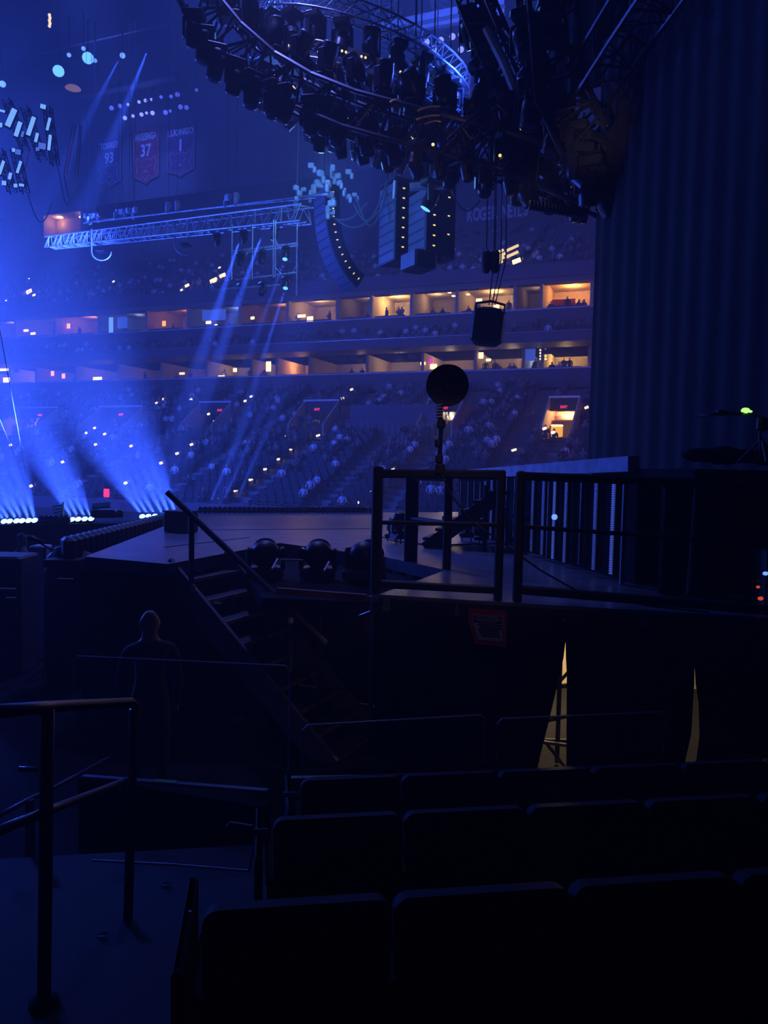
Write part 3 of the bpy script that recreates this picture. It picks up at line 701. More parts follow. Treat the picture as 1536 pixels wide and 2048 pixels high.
for i in range(8):
    a = 2 * math.pi * i / 8 + .2; cable([rp(a, .15), rp(a, .15) + Vector((0, .4, 12))], .018, 'thin black suspension cable rising from the upper ring truss', group='suspension cables of the ring truss', cat='cable')
    cable([rp(a, -.12), rp(a, -.8)], .02, 'short black strut wire between the two ring trusses', group='wires between the ring trusses')
for i, (x0, y0, x1, y1) in enumerate(((835, 222, 881, 213), (832, 240, 879, 231), (850, 248, 882, 243), (780, 205, 801, 201))):    # gold strips added in place of warm reflections on the ring
    tag(MB().path(arc(P(x0, y0, 13.6), P(x1, y1, 13.6), -.03, 7), .018, 6).build('reflection_strip', 'gold'), 'curved gold reflector strip added as a glint below the near side of the ring truss', 'reflection', 'gold strips below the ring truss')
for x, y in ((558, 97), (580, 92), (615, 91), (650, 96), (688, 103), (727, 114), (768, 128), (805, 145), (645, 133), (707, 146), (768, 171)):  # small glowing discs stand in for warm lamp reflections
    for q in (-4, 4): tag(MB().lathe((0, 0, 0), (0, -1, -.4), [(.01, -.04), (.022, -.02), (.024, 0), (.012, .01)], 10).build('glint_disc', 'ind', None, loc=P(x + q, y + q * .3, 15.1)), 'tiny glowing disc of a pair standing in for a reflection among ring lights', 'lamp', 'pairs of glowing glint discs on the ring truss')
for x, y, w, h in ((842, 152, .16, .34), (871, 172, .13, .36), (893, 192, .10, .30), (906, 214, .07, .34), (803, 178, .15, .25), (913, 236, .05, .3)):  # plates glow blue to paint the light falling on ring fixtures
    o = thing('lit_plate', 'oblong plate glowing as a blue-lit fixture body, curtain side of the ring truss', 'stage light', P(x, y, 16.6), group='blue panels on the ring truss', rot=(.2, .45, -.5))
    MB().bbox((0, .04, 0), (w * 1.35, .08, h * 1.15), .015).build('housing', 'body', o); MB().bbox((0, -.005, 0), (w, .02, h), .006).build('panel_face', 'litpan', o)
# ---- the long black curved truss below it and its neighbours
C1 = [P(x, y, d) for x, y, d in ((375, -40, 15), (407, 20, 15), (465, 90, 15), (540, 152, 15), (620, 196, 14.8), (710, 232, 14.5), (800, 258, 14.2), (900, 285, 14), (1000, 312, 13.8), (1100, 345, 13.5), (1200, 385, 13))]
truss(C1, .62, 'long black curved truss sweeping from the top edge down to the curtain', r=.045, step=.5)
C2 = [P(x, y, d) for x, y, d in ((640, 215, 17), (720, 238, 16.8), (820, 262, 16.2), (950, 296, 16), (1080, 325, 15.6), (1200, 355, 15))]
truss(C2, .6, 'second black curved truss just behind the long one', r=.045, step=.5)
C3 = [P(x, y, d) for x, y, d in ((1090, -40, 12), (1100, 80, 12), (1125, 200, 12), (1180, 300, 11.8))]
truss(C3, .7, 'black truss bending down beside the curtain edge', r=.045, step=.5)
C4 = [P(x, y, d) for x, y, d in ((935, -40, 15), (985, 80, 14.6), (1040, 200, 14.2), (1085, 300, 13.8))]
truss(C4, .5, 'black truss slanting from the top edge beside the ring', r=.035, step=.45)
C5 = [P(x, y, d) for x, y, d in ((1330, -60, 9.6), (1255, 50, 10.6), (1172, 178, 11.8))]
truss(C5, .55, 'black truss along the slanting top edge of the curtain', r=.03, step=.4)
C6 = [P(x, y, d) for x, y, d in ((905, 300, 13.4), (960, 250, 13.4), (1010, 225, 13.4))]
truss(C6, .3, 'short black truss arm rising under the slanting truss', r=.03)
tag(MB().path([P(974, 58, 14.3), P(1010, 130, 14), P(1040, 205, 13.8), P(1064, 266, 13.6)], .085, 8).build('cable_sleeve', 'beam'), 'blue-lit fabric cable sleeve lying along the slanting truss', 'sleeve')
tag(MB().tube(P(1090, -6, 12.5), P(1058, 60, 13), .035, 8).build('tube_light', 'paleblue'), 'bright blue light tube at the top edge of the photo', 'light')
for i, (x, y) in enumerate(((388, 62), (410, 95), (432, 130), (470, 158), (505, 185), (548, 205), (572, 214), (622, 236), (650, 238), (680, 262), (735, 280), (790, 300), (830, 318), (880, 340), (935, 345), (975, 362), (1020, 372), (1060, 392), (1110, 405), (1150, 425))):
    hang(MHF if i % 3 else MH[0], P(x, y - (48 if x < 800 else 42), 14.6 if x < 800 else 13.8), 'large black moving light hanging under the long curved truss, %s from the top edge' % ORD[i], 'large lights under the long curved truss', .2 * i, 1.0 if x < 800 else .72)
for i in range(20):
    f = i / 19 * (len(C2) - 1.001); k = int(f); p = C2[k].lerp(C2[k + 1], f - k)
    hang(MH[i % 4], p - ZU * (.25 - .5 * (i % 2)), 'black moving light on the second curved truss', 'lights on the second curved truss', i * 1.3, .95)
for i in range(17):
    f = i / 16 * (len(C1) - 1.001); k = int(f); p = C1[k].lerp(C1[k + 1], f - k)
    dup(MH[(i + 1) % 4], p + ZU * .28, (math.pi, 0, i * 1.1), 'black moving light standing on top of the long curved truss', 'lights on top of the long curved truss', 1.15)
for C, lab in ((C3, 'on the truss beside the curtain edge'), (C4, 'on the slanting truss')):
    for i in range(14):
        f = i / 13 * (len(C) - 1.001); k = int(f); p = C[k].lerp(C[k + 1], f - k) + Vector((R.uniform(-.35, .35), 0, -.2))
        hang(MH[i % 4], p, 'black moving light ' + lab, 'moving lights ' + lab, i, 1.1)
for i in range(16):
    x = 1062 + 7.2 * i; y = 410 + 1.2 * i
    o = MB().bbox((0, 0, 0), (.07, .12, .16), .02).build('pixel_lamp', 'glass', None, loc=P(x, y, 13.2)); tag(o, 'tiny black lamp in the hanging string under the long curved truss', 'lamp', 'string of tiny lamps under the long curved truss')
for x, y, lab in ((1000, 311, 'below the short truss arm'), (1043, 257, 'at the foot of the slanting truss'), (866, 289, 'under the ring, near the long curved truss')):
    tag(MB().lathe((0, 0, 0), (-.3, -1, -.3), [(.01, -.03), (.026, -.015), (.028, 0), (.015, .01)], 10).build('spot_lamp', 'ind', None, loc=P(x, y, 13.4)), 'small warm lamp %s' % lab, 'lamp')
tag(MB().path([P(1160, 160, 11.6), P(1168, 172, 11.6), P(1177, 190, 11.6)], .02, 6).build('rigging_bracket', 'steel'), 'small grey arm touching the curtain edge high up', 'bracket')
# ---- roof: catwalks and roof trusses
def ubeam(name, x0, y0, x1, y1, t, th, label, m_='beam'):
    a = PT(x0, y0, t); b = PT(x1, y1, t)
    mb = MB(); d = (b - a).normalized(); mb.box((a + b) / 2, ((b - a).length, th, th), (d, NX, d.cross(NX)))
    return tag(mb.build(name, m_), label, 'beam')
ubeam('catwalk_beam', 425, 49, 640, -16, 50, .55, 'blue-lit roof beam crossing behind the curved truss, upper of two')
ubeam('catwalk_beam', 430, 38, 640, -26, 50.5, .25, 'thin blue-lit roof beam above the thick one, near the top edge', 'beam')
ubeam('catwalk_beam', 730, 62, 1010, 4, 55, .5, 'blue-lit roof beam above the double row of lamps beside the ring')
ubeam('catwalk_beam', 830, 58, 1010, 22, 55.5, .4, 'blue-lit roof beam directly over the double row of lamps', 'beam')
ubeam('catwalk_beam', 0, 126, 340, 48, 52, .12, 'thin pale roof pipe running behind the bright ceiling lamps', 'steel')
ubeam('catwalk_beam', 165, 197, 350, 156, 62, .35, 'dim roof catwalk above the rows of ceiling lamps on the blue side', 'steel')
ubeam('catwalk_beam', 210, 182, 330, 158, 62.5, .15, 'thin dim rail above the roof catwalk', 'steel')
ubeam('catwalk_beam', 1140, 338, 1200, 347, 60, .3, 'short dark beam seen between the trusses and the curtain', 'black')
for i, (x, lab) in enumerate(((700, 'nearest the ring'), (820, 'over the lamp rows'), (560, 'over the curved trusses'))):
    a = PT(x, 0, 48); b = PT(x + 90, 60, 76); truss([Vector((a.x, a.y, 45)), Vector((b.x, b.y, 45))], 2.2, 'large blue-lit roof truss running away from the camera, %s' % lab, 'beam', r=.16, step=2.4, name='roof_truss')
HL = [(223, 216), (240, 212), (256, 209), (278, 204), (291, 201), (303, 199), (322, 194), (342, 193), (355, 189), (393, 180), (250, 236), (266, 232), (283, 229), (293, 226), (305, 226), (331, 225), (340, 222), (361, 214), (373, 215)]
HR = [(853, 84), (869, 98), (882, 80), (905, 73), (922, 69), (937, 65), (951, 66), (1001, 53), (922, 99), (942, 95), (956, 93), (974, 90)]
def house(x, y, t, r, m_, label, group):
    o = thing('ceiling_lamp', label, 'lamp', PT(x, y, t), group=group); d = (EYE - PT(x, y, t)).normalized() - ZU * .3
    MB().lathe((0, 0, 0), d, [(r * .4, -.5), (r * .5, -.45), (r, -.05), (r, 0)], 12).build('housing', 'body', o)
    MB().lathe(d.normalized() * .01, d, [(r * .9, 0), (r * .7, .03), (r * .2, .05)], 12).build('lamp_glass', m_, o)
    MB().tube((0, 0, .2), (0, 0, 2.5), .04).build('rod', 'body', o)
    return o
for x, y in HL: house(x, y, 64, R.uniform(.16, .26), 'house' if 240 < x < 310 else 'leddim2', 'round house lamp above the three hanging banners', 'house lamps above the banners')
for x, y in HR: house(x, y, 56, R.uniform(.24, .32), 'house', 'round house lamp in the double row beyond the ring truss', 'house lamps beyond the ring truss')
for x, y, r, lab in ((117, 142, .42, 'lower of the two biggest bright discs'), (176, 116, .42, 'higher of the two biggest bright discs'), (138, 110, .16, 'small, between the two big discs'), (167, 97, .16, 'small, above the higher big disc'), (190, 121, .15, 'small, just beside the higher big disc'), (245, 111, .2, 'alone, at the head of a faint beam'), (5, 168, .25, 'cut by the photo edge')):
    house(x, y, 42, r, 'cyan' if r > .3 else 'paleblue', 'pale blue ceiling lamp, ' + lab, None)
# ---- banners
def banner(x0, y0, x1, y1, num, nm, body, lab, shift=0):
    t = tV - .5; a = PT(x0, (y0 + y1) / 2, t); b = PT(x1, (y0 + y1) / 2, t); zt = z_of((x0 + x1) / 2, y0, t); zb = z_of((x0 + x1) / 2, y1, t)
    w = (b - a).length; h = zt - zb; c = (a + b) / 2
    o = thing('banner', lab, 'banner', (c.x, c.y, zb), ROTZ, 'honour banners under the roof')
    mb = MB(); q = [(-w / 2, h * .12), (-w * .2, h * .07), (0, 0), (w * .2, h * .07), (w / 2, h * .12), (w / 2, h), (-w / 2, h)]
    mb.add([(x, 0, z) for x, z in q] + [(x, .05, z) for x, z in q], [tuple(range(7)), tuple(range(13, 6, -1))] + [(i, (i + 1) % 7, 7 + (i + 1) % 7, 7 + i) for i in range(7)])
    mb.build('cloth', body, o)
    mb = MB(); q2 = [(x, z) for x, z in q]
    for i in range(7): A = Vector((q2[i][0] * .93, -.03, q2[i][1] * .97 + .05)); B = Vector((q2[(i + 1) % 7][0] * .93, -.03, q2[(i + 1) % 7][1] * .97 + .05)); mb.tube(A, B, .035, 4)
    mb.build('border', 'gold2', o)
    text('name_lettering', nm, h * .17, 'bannerwhite', o, (0, -.04, h * .79), .035, min(1, w * .86 / (len(nm) * h * .115)))
    text('number', num, h * .30, 'bannerwhite', o, (0, -.04, h * .50), .045, .8)
    # animal head crest: outline, brow, muzzle and ears
    mb = MB(); s = w * .40; cz = h * .27
    cr = [(-1, .55), (-.85, 1), (-.5, .72), (0, .85), (.5, .72), (.85, 1), (1, .55), (.8, -.1), (1.05, -.55), (.6, -.8), (.3, -.55), (0, -1), (-.3, -.55), (-.6, -.8), (-1.05, -.55), (-.8, -.1)]
    n = len(cr); pts = [Vector((x * s, -.04, cz + z * s * .9)) for x, z in cr]
    for i in range(n): mb.tube(pts[i], pts[(i + 1) % n], .045, 4)
    for sx in (-1, 1): mb.tube((sx * .55 * s, -.04, cz + .25 * s), (sx * .15 * s, -.04, cz + .1 * s), .05, 4); mb.tube((sx * .35 * s, -.04, cz - .25 * s), (0, -.04, cz - .1 * s), .04, 4)
    mb.ball((0, -.04, cz - .2 * s), .13 * s, 6, (1, .2, .8)); mb.build('crest', 'gold2', o)
banner(196, 276, 242, 376, '93', 'TORREY', 'bannernavy', 'hanging banner reading 93, farthest from the ring truss')
banner(266, 256, 318, 368, '37', 'HUIZENGA', 'bannerred', 'hanging banner reading 37, middle one of three')
banner(334, 248, 389, 354, '1', 'LUONGO', 'bannerdim', 'hanging banner reading 1, nearest the curved truss')
q = PT(933, 443, tW - .15); qq = PT(1062, 430, tW - .15); L = (qq - q).length
o = thing('wall_lettering', 'pale capital letters on the dark wall above the upper seats', 'lettering', q, ROTZ)
for i, (ch, cx) in enumerate(zip('ROGERNEILS', (0, .098, .202, .306, .395, .54, .645, .735, .79, .885))):
    text('letter', ch, 1.85, 'bannerwhite', o, (cx * L, 0, 0), .07, .54, 'LEFT')
# ---- the long silver truss on the blue side
A0, A1 = P(100, 486, 36), P(612, 428, 23)
LT = [A0.lerp(A1, i / 14) for i in range(15)]
truss(LT, .46, 'long silver truss crossing in front of the far upper seats', 'truss', r=.03, step=.5)
B0, B1 = P(168, 446, 35), P(655, 388, 22.6)
tag(MB().tube(B0, B1, .035).build('rigging_pipe', 'truss'), 'straight silver pipe above the long silver truss', 'pipe')
tag(MB().tube(P(185, 441, 35), P(630, 396, 22.8), .015).build('rigging_pipe', 'truss'), 'thin cable pipe just under the straight silver pipe', 'pipe')
tag(MB().tube(P(112, 495, 36.4), P(612, 444, 23), .03).build('rigging_pipe', 'truss'), 'lower silver pipe hung under the long silver truss', 'pipe')
# hoists
HO = thing('chain_hoist', 'x', 'hoist')
MB().bbox((0, 0, -.1), (.34, .20, .26), .03).build('motor_body', 'paleb', HO); MB().bbox((.2, 0, -.32), (.20, .16, .36), .05).build('chain_bag', 'paleb', HO)
mb = MB(); mb.tube((0, 0, .05), (0, 0, 9), .012, 4); mb.build('chain', 'steel', HO); mb = MB(); mb.path([(0, 0, -.25), (0, 0, -.36), (.05, 0, -.42), (.1, 0, -.36)], .02, 5); mb.build('hook', 'steel', HO)
HO2 = dup(HO); COL.objects  # the same hoist without its long chain
for c in kids(HO2):
    if c.name.startswith('chain.') or c.name == 'chain': bpy.data.objects.remove(c)
_KC.clear(); PROTOS += [HO, HO2]
for i, (x, y, s) in enumerate(((622, 327, .8), (641, 342, 1), (665, 332, 1), (676, 348, .9), (638, 362, 1.3), (657, 363, 1.1), (679, 362, .8), (697, 340, .8), (660, 384, 1.1), (621, 383, .9), (664, 402, 1.1), (663, 420, .9), (690, 378, .8), (697, 390, .8), (709, 387, .7), (592, 372, .8), (592, 395, .9), (607, 376, .7))):
    hang(HO2 if i % 4 else HO, P(x, y, 23.5 + .13 * (i % 5)), 'pale blue-lit chain hoist with bag in the cluster over the curved speaker column', 'hoists over the curved speaker column', i * .9, s * .66)
for x, y in ((177, 438), (192, 438), (201, 446), (268, 416), (276, 428), (296, 425), (310, 430), (388, 412), (407, 408), (505, 398), (520, 397)):
    f = (x - 168) / 487; hang(HO, B0.lerp(B1, f) + ZU * .35, 'small pale hoist standing along the silver pipe', 'hoists along the silver pipe', x, .8)
# fixtures under the truss and the ladder frame
for x, y in ((482, 445), (525, 440), (571, 438)):
    f = (x - 100) / 512; hang(MHP if x < 560 else MHC, A0.lerp(A1, f) - ZU * .25, 'moving light under the long silver truss above the ladder frame', 'lights under the long silver truss', .4, .65)
for x, y in ((203, 486), (372, 470)):
    c = P(x, y, 32 if x < 300 else 28); o = thing('spot_chair', 'silver operator hoop seat hung under the long truss, %s' % ('farther one' if x < 300 else 'nearer one'), 'seat', c)
    mb = MB(); mb.path([Vector((.4 * math.cos(a), 0, -.35 + .35 * math.sin(a))) for a in [math.pi * (1 + i / 10) for i in range(11)]], .03, 6); mb.build('hoop', 'truss', o)
    MB().bbox((0, 0, -.35), (.35, .4, .08), .03).build('seat_pad', 'body', o); MB().tube((-.4, 0, -.35), (-.4, 0, .55), .03).build('hanger', 'truss', o)
D = 22.5
o = thing('ladder_frame', 'hanging silver ladder frame with moving lights on two cross bars', 'frame')
def bar(nm, x0, y0, x1, y1, r=.028): MB().tube(P(x0, y0, D), P(x1, y1, D), r).build(nm, 'truss', o)
for x, y0, y1 in ((594, 448, 592), (551, 440, 555), (547, 440, 555), (505, 448, 560), (464, 450, 560)): bar('upright', x, y0, x - 1, y1, .022)
for x0, y0, x1, y1 in ((463, 503, 596, 486), (463, 508, 596, 491), (470, 560, 594, 545), (425, 583, 484, 573), (425, 580, 560, 570)): bar('cross_bar', x0, y0, x1, y1)
for x0, y0, x1, y1 in ((505, 492, 492, 510), (551, 482, 562, 500), (594, 530, 584, 545), (551, 535, 562, 548), (505, 545, 495, 556)): bar('brace', x0, y0, x1, y1, .015)
for i, (x, y) in enumerate(((482, 500), (525, 497), (571, 490), (482, 563), (525, 560), (572, 548))):
    hang(MHC if x > 560 else MH[0], P(x, y, D), 'moving light on the hanging ladder frame, %s' % ('lit bright cyan' if x > 560 else 'unlit'), 'lit lights on the ladder frame' if x > 560 else 'unlit lights on the ladder frame', 2.2, .62)
# ---- blue-lit hanging cluster near the photo edge
o_ = [(22, 235, 18, 45, .5), (36, 258, 14, 36, .4), (62, 252, 14, 46, .4), (73, 275, 10, 22, .3), (84, 292, 24, 14, .1), (99, 285, 10, 36, .15), (97, 248, 9, 30, .3), (3, 335, 10, 34, .4), (38, 334, 9, 30, .4), (36, 304, 18, 12, .1), (20, 352, 10, 16, .3), (43, 370, 16, 6, .1), (8, 366, 14, 10, .1), (86, 213, 18, 10, .2), (45, 268, 8, 14, .3), (5, 222, 16, 5, .2), (27, 300, 10, 8, 0), (75, 298, 12, 8, 0), (31, 371, 12, 8, 0), (2, 250, 8, 10, .1)]
for x, y, w, h, lean in o_:
    c = P(x, y, 25); o = thing('strobe_light', 'glowing pale blue strobe bar in the hanging cluster at the photo edge', 'stage light', c, group='strobe bars in the cluster at the photo edge', rot=(.1, lean * .8, .3))
    ww, hh = w * 25 / F, h * 25 / F
    MB().bbox((0, .08, 0), (ww * .75, .10, hh * .95), .02).build('housing', 'body', o); MB().bbox((0, 0, 0), (ww * .55, .03, hh * .8), .01).build('light_panel', 'leddim3' if (x + y) % 3 == 1 else 'paleblue', o)
for x0, y0, x1, y1 in ((14, 200, 50, 300), (50, 215, 85, 320), (95, 215, 110, 330), (0, 300, 25, 385), (30, 300, 50, 385)):
    truss([P(x0, y0, 25.4), P(x1, y1, 25.4)], .22, 'thin black hanging pipe frame behind the strobe bars', group='pipe frames behind the strobe bars', r=.016, name='pipe_frame')
for i, (x0, y0, x1, y1, sg) in enumerate(((145, 250, 128, 350, 0), (152, 250, 133, 348, 0), (160, 250, 150, 352, .0), (163, 252, 156, 350, 0), (105, 300, 118, 345, 0), (128, 350, 156, 350, .8), (118, 345, 150, 352, 1.0), (60, 300, 50, 340, .0), (55, 385, 105, 405, .8))):
    cable(arc(P(x0, y0, 26), P(x1, y1, 26), sg), .018, 'thin pale loop of cable hanging beside the strobe bar cluster', 'steel', group='cables beside the strobe bar cluster')
cable([P(263, 250, 26), P(265, 300, 26), P(268, 412, 26)], .02, 'vertical wire rising from the silver pipe past the middle banner', 'truss')
cable([P(597, 225, 24), P(596, 300, 24), P(594, 372, 24)], .018, 'vertical wire rising from the hoist cluster to the curved truss', 'truss')
for x, y, x2, y2 in ((-4, 640, 62, 1012), (-4, 830, 70, 1016)): cable([P(x, y, 19), P(x + (x2 - x) * .62, y + (y2 - y) * .6, 19), P(x2, y2, 19)], .009, 'thin dark cable slanting down to the far stage lights, %s one' % ('steeper upper' if y < 700 else 'lower'), 'black')
for i in range(5): mb = MB().ball((0, 0, 0), .09, 5); tag(mb.build('lantern', 'ind', None, loc=P(99 + (i % 2), 30 + 5.5 * i, 45)), 'tiny dim orange lamp in a short vertical string near the top edge', 'lamp', 'orange lamp string near the top edge')
o = MB().lathe((0, 0, 0), (0, 0, -1), [(.1, -.3), (.6, -.1), (.75, .05), (.6, .08)], 14).build('dome_lamp', 'ambdim', None, loc=PT(146, 176, 60)); tag(o, 'dim amber dome lamp under the roof below the two bright discs', 'lamp')
# ---- speakers
def cab(w=1.05, h=.29, d=.62):
    me = MB(); A = [(-w / 2, 0), (w / 2, 0), (w * .34, d), (-w * .34, d)]
    me.add([(x, y, z) for z in (-h * .96, 0) for x, y in A], [(3, 2, 1, 0), (4, 5, 6, 7), (1, 2, 6, 5), (2, 3, 7, 6), (3, 0, 4, 7)])
    me.mi = 1; me.add([(x, y, z) for z in (-h * .96, 0) for x, y in A[:2]], [(0, 1, 3, 2)]); me.bbox((0, -.01, -h * .48), (w * .92, .03, h * .8), .01)
    me.mi = 0; [me.tube((sx * w * .485, .1, -h * .5), (sx * w * .5, .1, -h * .5), .04, 8) for sx in (-1, 1)]
    return me
CAB = cab().mesh('speaker_cabinet', ['body', 'grille']); IND = MB().bbox((0, 0, 0), (.05, .10, .035), .01).mesh('indicator', 'ind')
def array(name, p, yaw, n, label, curve=0.0, h=.29, ind=(), sc=1.0, side=1):
    o = thing(name, label, 'speaker', p, yaw); o.scale = (sc,) * 3
    y = z = 0.0
    MB().bbox((0, .3, .1), (1.0, .7, .12), .03).build('flying_frame', 'body', o)
    for i in range(n):
        a = curve * (i / (n - 1)) ** 1.6
        c = link('speaker_cabinet', CAB, o, (0, y, z)); c.rotation_euler = (a, 0, 0)
        for q in ([ind[i]] if i < len(ind) and ind[i] is not None else []):
            d = link('indicator', IND, c, (.44 * side, .30, -h * .5)); d.rotation_euler = (0, 0, -.27 * side)
        y += math.sin(a) * h; z -= math.cos(a) * h
    return o
yaw = math.atan2(-.88, .47) + 0      # cabinet fronts (-Y local) turned towards the far side of the stage
array('line_array', P(640, 380, 28), yaw, 13, 'long curved column of speaker cabinets hanging at the middle of the photo', .95, .29, [1] * 13)
array('line_array', P(776, 372, 24), yaw, 8, 'straight hanging speaker column, blue-faced, nearer the middle of the photo', 0, .29, [1] * 8, 1.0)
array('line_array', P(836, 384, 23), yaw, 7, 'straight hanging speaker column under the bright cyan lamp', 0, .29, [1] * 7, 1.0)
array('line_array', P(868, 372, 25.4), yaw, 8, 'straight hanging speaker column farthest behind the cyan lamp', 0, .29, [None, 1, None, 1, None, 1], 1.0)
o = thing('hanging_speaker', 'dark subwoofer box hanging lowest of the speaker group', 'speaker', P(838, 506, 22.5), yaw)
MB().bbox((0, 0, -.25), (.9, .7, .5), .05).build('cabinet', 'body', o); MB().box((0, -.36, -.25), (.8, .02, .42)).build('grille', 'grille', o)
hang(MHC, P(863, 352, 21.5), 'bright cyan stage light on top of the straight speaker columns', None, .6, 1.3)
tag(MB().tube(P(820, 374, 22), P(900, 370, 22), .11, 10).build('flying_bar', 'paleb'), 'thick pale blue flying bar across the straight speaker columns', 'bar')
tag(MB().tube(P(791, 362, 22), P(789, 398, 22), .06, 8).build('flying_clamp', 'paleb'), 'upright pale blue clamp beside the thick flying bar', 'clamp')
for i, (a, b, sg) in enumerate((((700, 388), (775, 360), 1.0), ((712, 392), (782, 350), 1.2), ((668, 436), (760, 420), .4), ((660, 432), (735, 405), .3), ((895, 360), (960, 400), .6))):
    cable(arc(P(*a, 24), P(*b, 24), sg), .028, 'sagging cable loop slung between the speaker columns', 'grille', group='cable loops between the speaker columns')
o = thing('hanging_speaker', 'single black speaker hanging low in front of the lit suites', 'speaker', P(980, 616, 14), -.10, rot=(0, .10, -.25))
MB().bbox((0, 0, -.34), (.56, .46, .66), .09).build('cabinet', 'body', o); MB().bbox((0, -.235, -.34), (.46, .02, .56), .009).build('grille', 'black', o)
mb = MB(); mb.path([(-.26, 0, -.1), (-.26, 0, .07), (0, 0, .12), (.26, 0, .07), (.26, 0, -.1)], .025); mb.build('yoke_bracket', 'body', o)
for a, b in ((978, 990), (984, 1004), (990, 1014)): cable([P(a, 610, 14), P(b - 2, 520, 14), P(b, 300, 13.5)], .012, 'thin black cable holding the single hanging speaker', group='cables of the single hanging speaker')
for x in (973, 990):
    o = thing('hoist_motor', 'black hoist motor hanging before the yellow doorway light, %s' % ('farther from the curtain' if x < 980 else 'nearer the curtain'), 'hoist', P(x, 505, 14)); MB().lathe((0, 0, 0), (0, 0, -1), [(.04, -.04), (.085, 0), (.09, .12), (.08, .30), (.05, .36)], 10).build('motor_body', 'body', o)
    MB().tube((0, 0, .02), (0, .2, 3.0), .010, 4).build('chain', 'black', o)
for x, y, dd, top in ((648, 378, 28.3, 20), (776, 370, 24.4, 16), (836, 382, 23.4, 16), (868, 370, 25.8, 16), (826, 372, 22, 15), (894, 370, 22, 15), (790, 362, 22, 15), (863, 350, 21.5, 14)):
    q = P(x, y, dd); cable([q, q + ZU * top], .02, 'thin dark suspension cable above the hanging speaker columns', group='suspension cables above the speaker columns')
# ---- beams
def beam(px, py, d, tx, ty, td, pw, ang, col=BLUE, nm='beam_light', off=.17):
    a = P(px, py, d); b = P(tx, ty, td); a = a + (b - a).normalized() * off; return lamp(nm, 'SPOT', a, pw, col, .03, b, ang, .9)
beam(482, 472, 22.4, 440, 600, 21, 220000, 6); beam(525, 466, 22.4, 470, 620, 21, 220000, 6)
beam(571, 516, 22.2, 495, 720, 26, 260000, 4.5); beam(572, 572, 22.2, 432, 1010, 30, 420000, 4.5)
beam(297, 96, 40, 240, 240, 39, 250000, 8); beam(240, 114, 40, 180, 230, 39, 120000, 8)
lamp('ring_fill', 'POINT', P(835, 285, 12.8), 2.5, (1, .62, .2), .1)  # warm fill point added to make the gold strips shine
lamp('truss_fill', 'POINT', P(945, 150, 16.5), 160, BLUE, .2)  # blue fill points added to light trusses, ladder frame and hoists
lamp('truss_fill', 'POINT', P(600, -70, 17), 220, (.1, .2, 1), .2)
lamp('truss_fill', 'POINT', P(560, 500, 20.3), 170, (.08, .2, 1), .2)
lamp('truss_fill', 'POINT', P(650, 345, 21.5), 150, (.12, .36, 1), .2)

# black sheet added above the curtain to block glowing haze
q0 = P(1085, 60, 15.5); q1 = P(1420, 0, 12.5)
tag(fold_sheet('dark_sheet', q0, q1, 17.5, 9.9, 'cloth', None, .5, .05), 'added black sheet high above the curtain behind the slanting truss, blocking the haze glow', 'drape')
# ================================================================ THE STAGE
DZK = 1.9
A = G(170, 1113, DZK); Bp = G(337, 1128, DZK); Cp = G(560, 1086, DZK); Dp = G(770, 1114, DZK); Ep = G(892, 1140, DZK); Fp = G(835, 1161, DZK)
Gp = G(757, 1189, DZK); Ip = G(1600, 1240, DZK); J1 = G(345, 1046, DZK); J2 = G(400, 1027, DZK); J3 = G(862, 1024.5, DZK)
o = thing('stage', 'wide dark grey stage deck with black skirt in the middle of the arena', 'stage')
MB().poly([A, Bp, Cp, Dp, Ep, Fp, Gp, Ip, Vector((7, 9, DZK)), Vector((7, 22, DZK)), J3, J2, J1], .14).build('deck', 'deck', o)
for a, b in ((A, Bp), (Bp, Cp), (Cp, Dp), (Dp, Ep), (Ep, Fp), (Fp, Gp), (J1, A)): fold_sheet('skirt', a, b, 1.76, .02, 'cloth', o)
zz = MB()
for k, (a, b) in enumerate(((G(400, 1060, 1.9), G(740, 1058, 1.9)), (G(330, 1095, 1.9), G(500, 1075, 1.9)))): zz.tube(a + ZU * .003, b + ZU * .003, .006, 4)
zz.build('deck_seam', 'black', o)
# vertical plane of the near platform front
pd = Vector((Ip.x - Gp.x, Ip.y - Gp.y, 0)).normalized(); pn = Vector((-pd.y, pd.x, 0))
def PF(px, py, off=0.0):
    d = ray(px, py); return EYE + d * (((Gp - EYE).dot(pn) + off) / d.dot(pn))
def drape(name, L, Rr, label, n=70, m=14):
    vs, fs = [], []
    def at(E, v):
        for (v0, p0), (v1, p1) in zip(E, E[1:]):
            if v <= v1: return p0.lerp(p1, (v - v0) / max(1e-6, v1 - v0))
        return E[-1][1]
    for j in range(m + 1):
        v = j / m
        for i in range(n + 1):
            p = at(L, v).lerp(at(Rr, v), i / n); q = (p - Gp).dot(pd); p = p + pn * (.018 * math.sin(q * 21) + .012 * math.sin(q * 9 + 1)) * (.3 + .7 * v)
            vs.append(p)
    for j in range(m):
        for i in range(n): a = j * (n + 1) + i; fs.append((a, a + 1, a + n + 2, a + n + 1))
    ob = MB().add(vs, fs).build(name, 'cloth', None, True); s_ = ob.modifiers.new('thick', 'SOLIDIFY'); s_.thickness = .008
    return tag(ob, label, 'drape', 'black drapes under the near platform')
def edge(pts):                                # (px, py) list from top to bottom, parametrised by height
    w = [PF(*p) for p in pts]; z1 = DZK - .03; q = [Vector((w[0].x, w[0].y, z1))] + w[1:] + [Vector((w[-1].x, w[-1].y, .02))]
    return [((z1 - p.z) / (z1 - .02), p) for p in q]
drape('drape', edge([(757, 1192)]), edge([(1131, 1215), (1131, 1300), (1120, 1345), (1098, 1440), (1072, 1545)]), 'black drape with the red danger sign pinned on it')
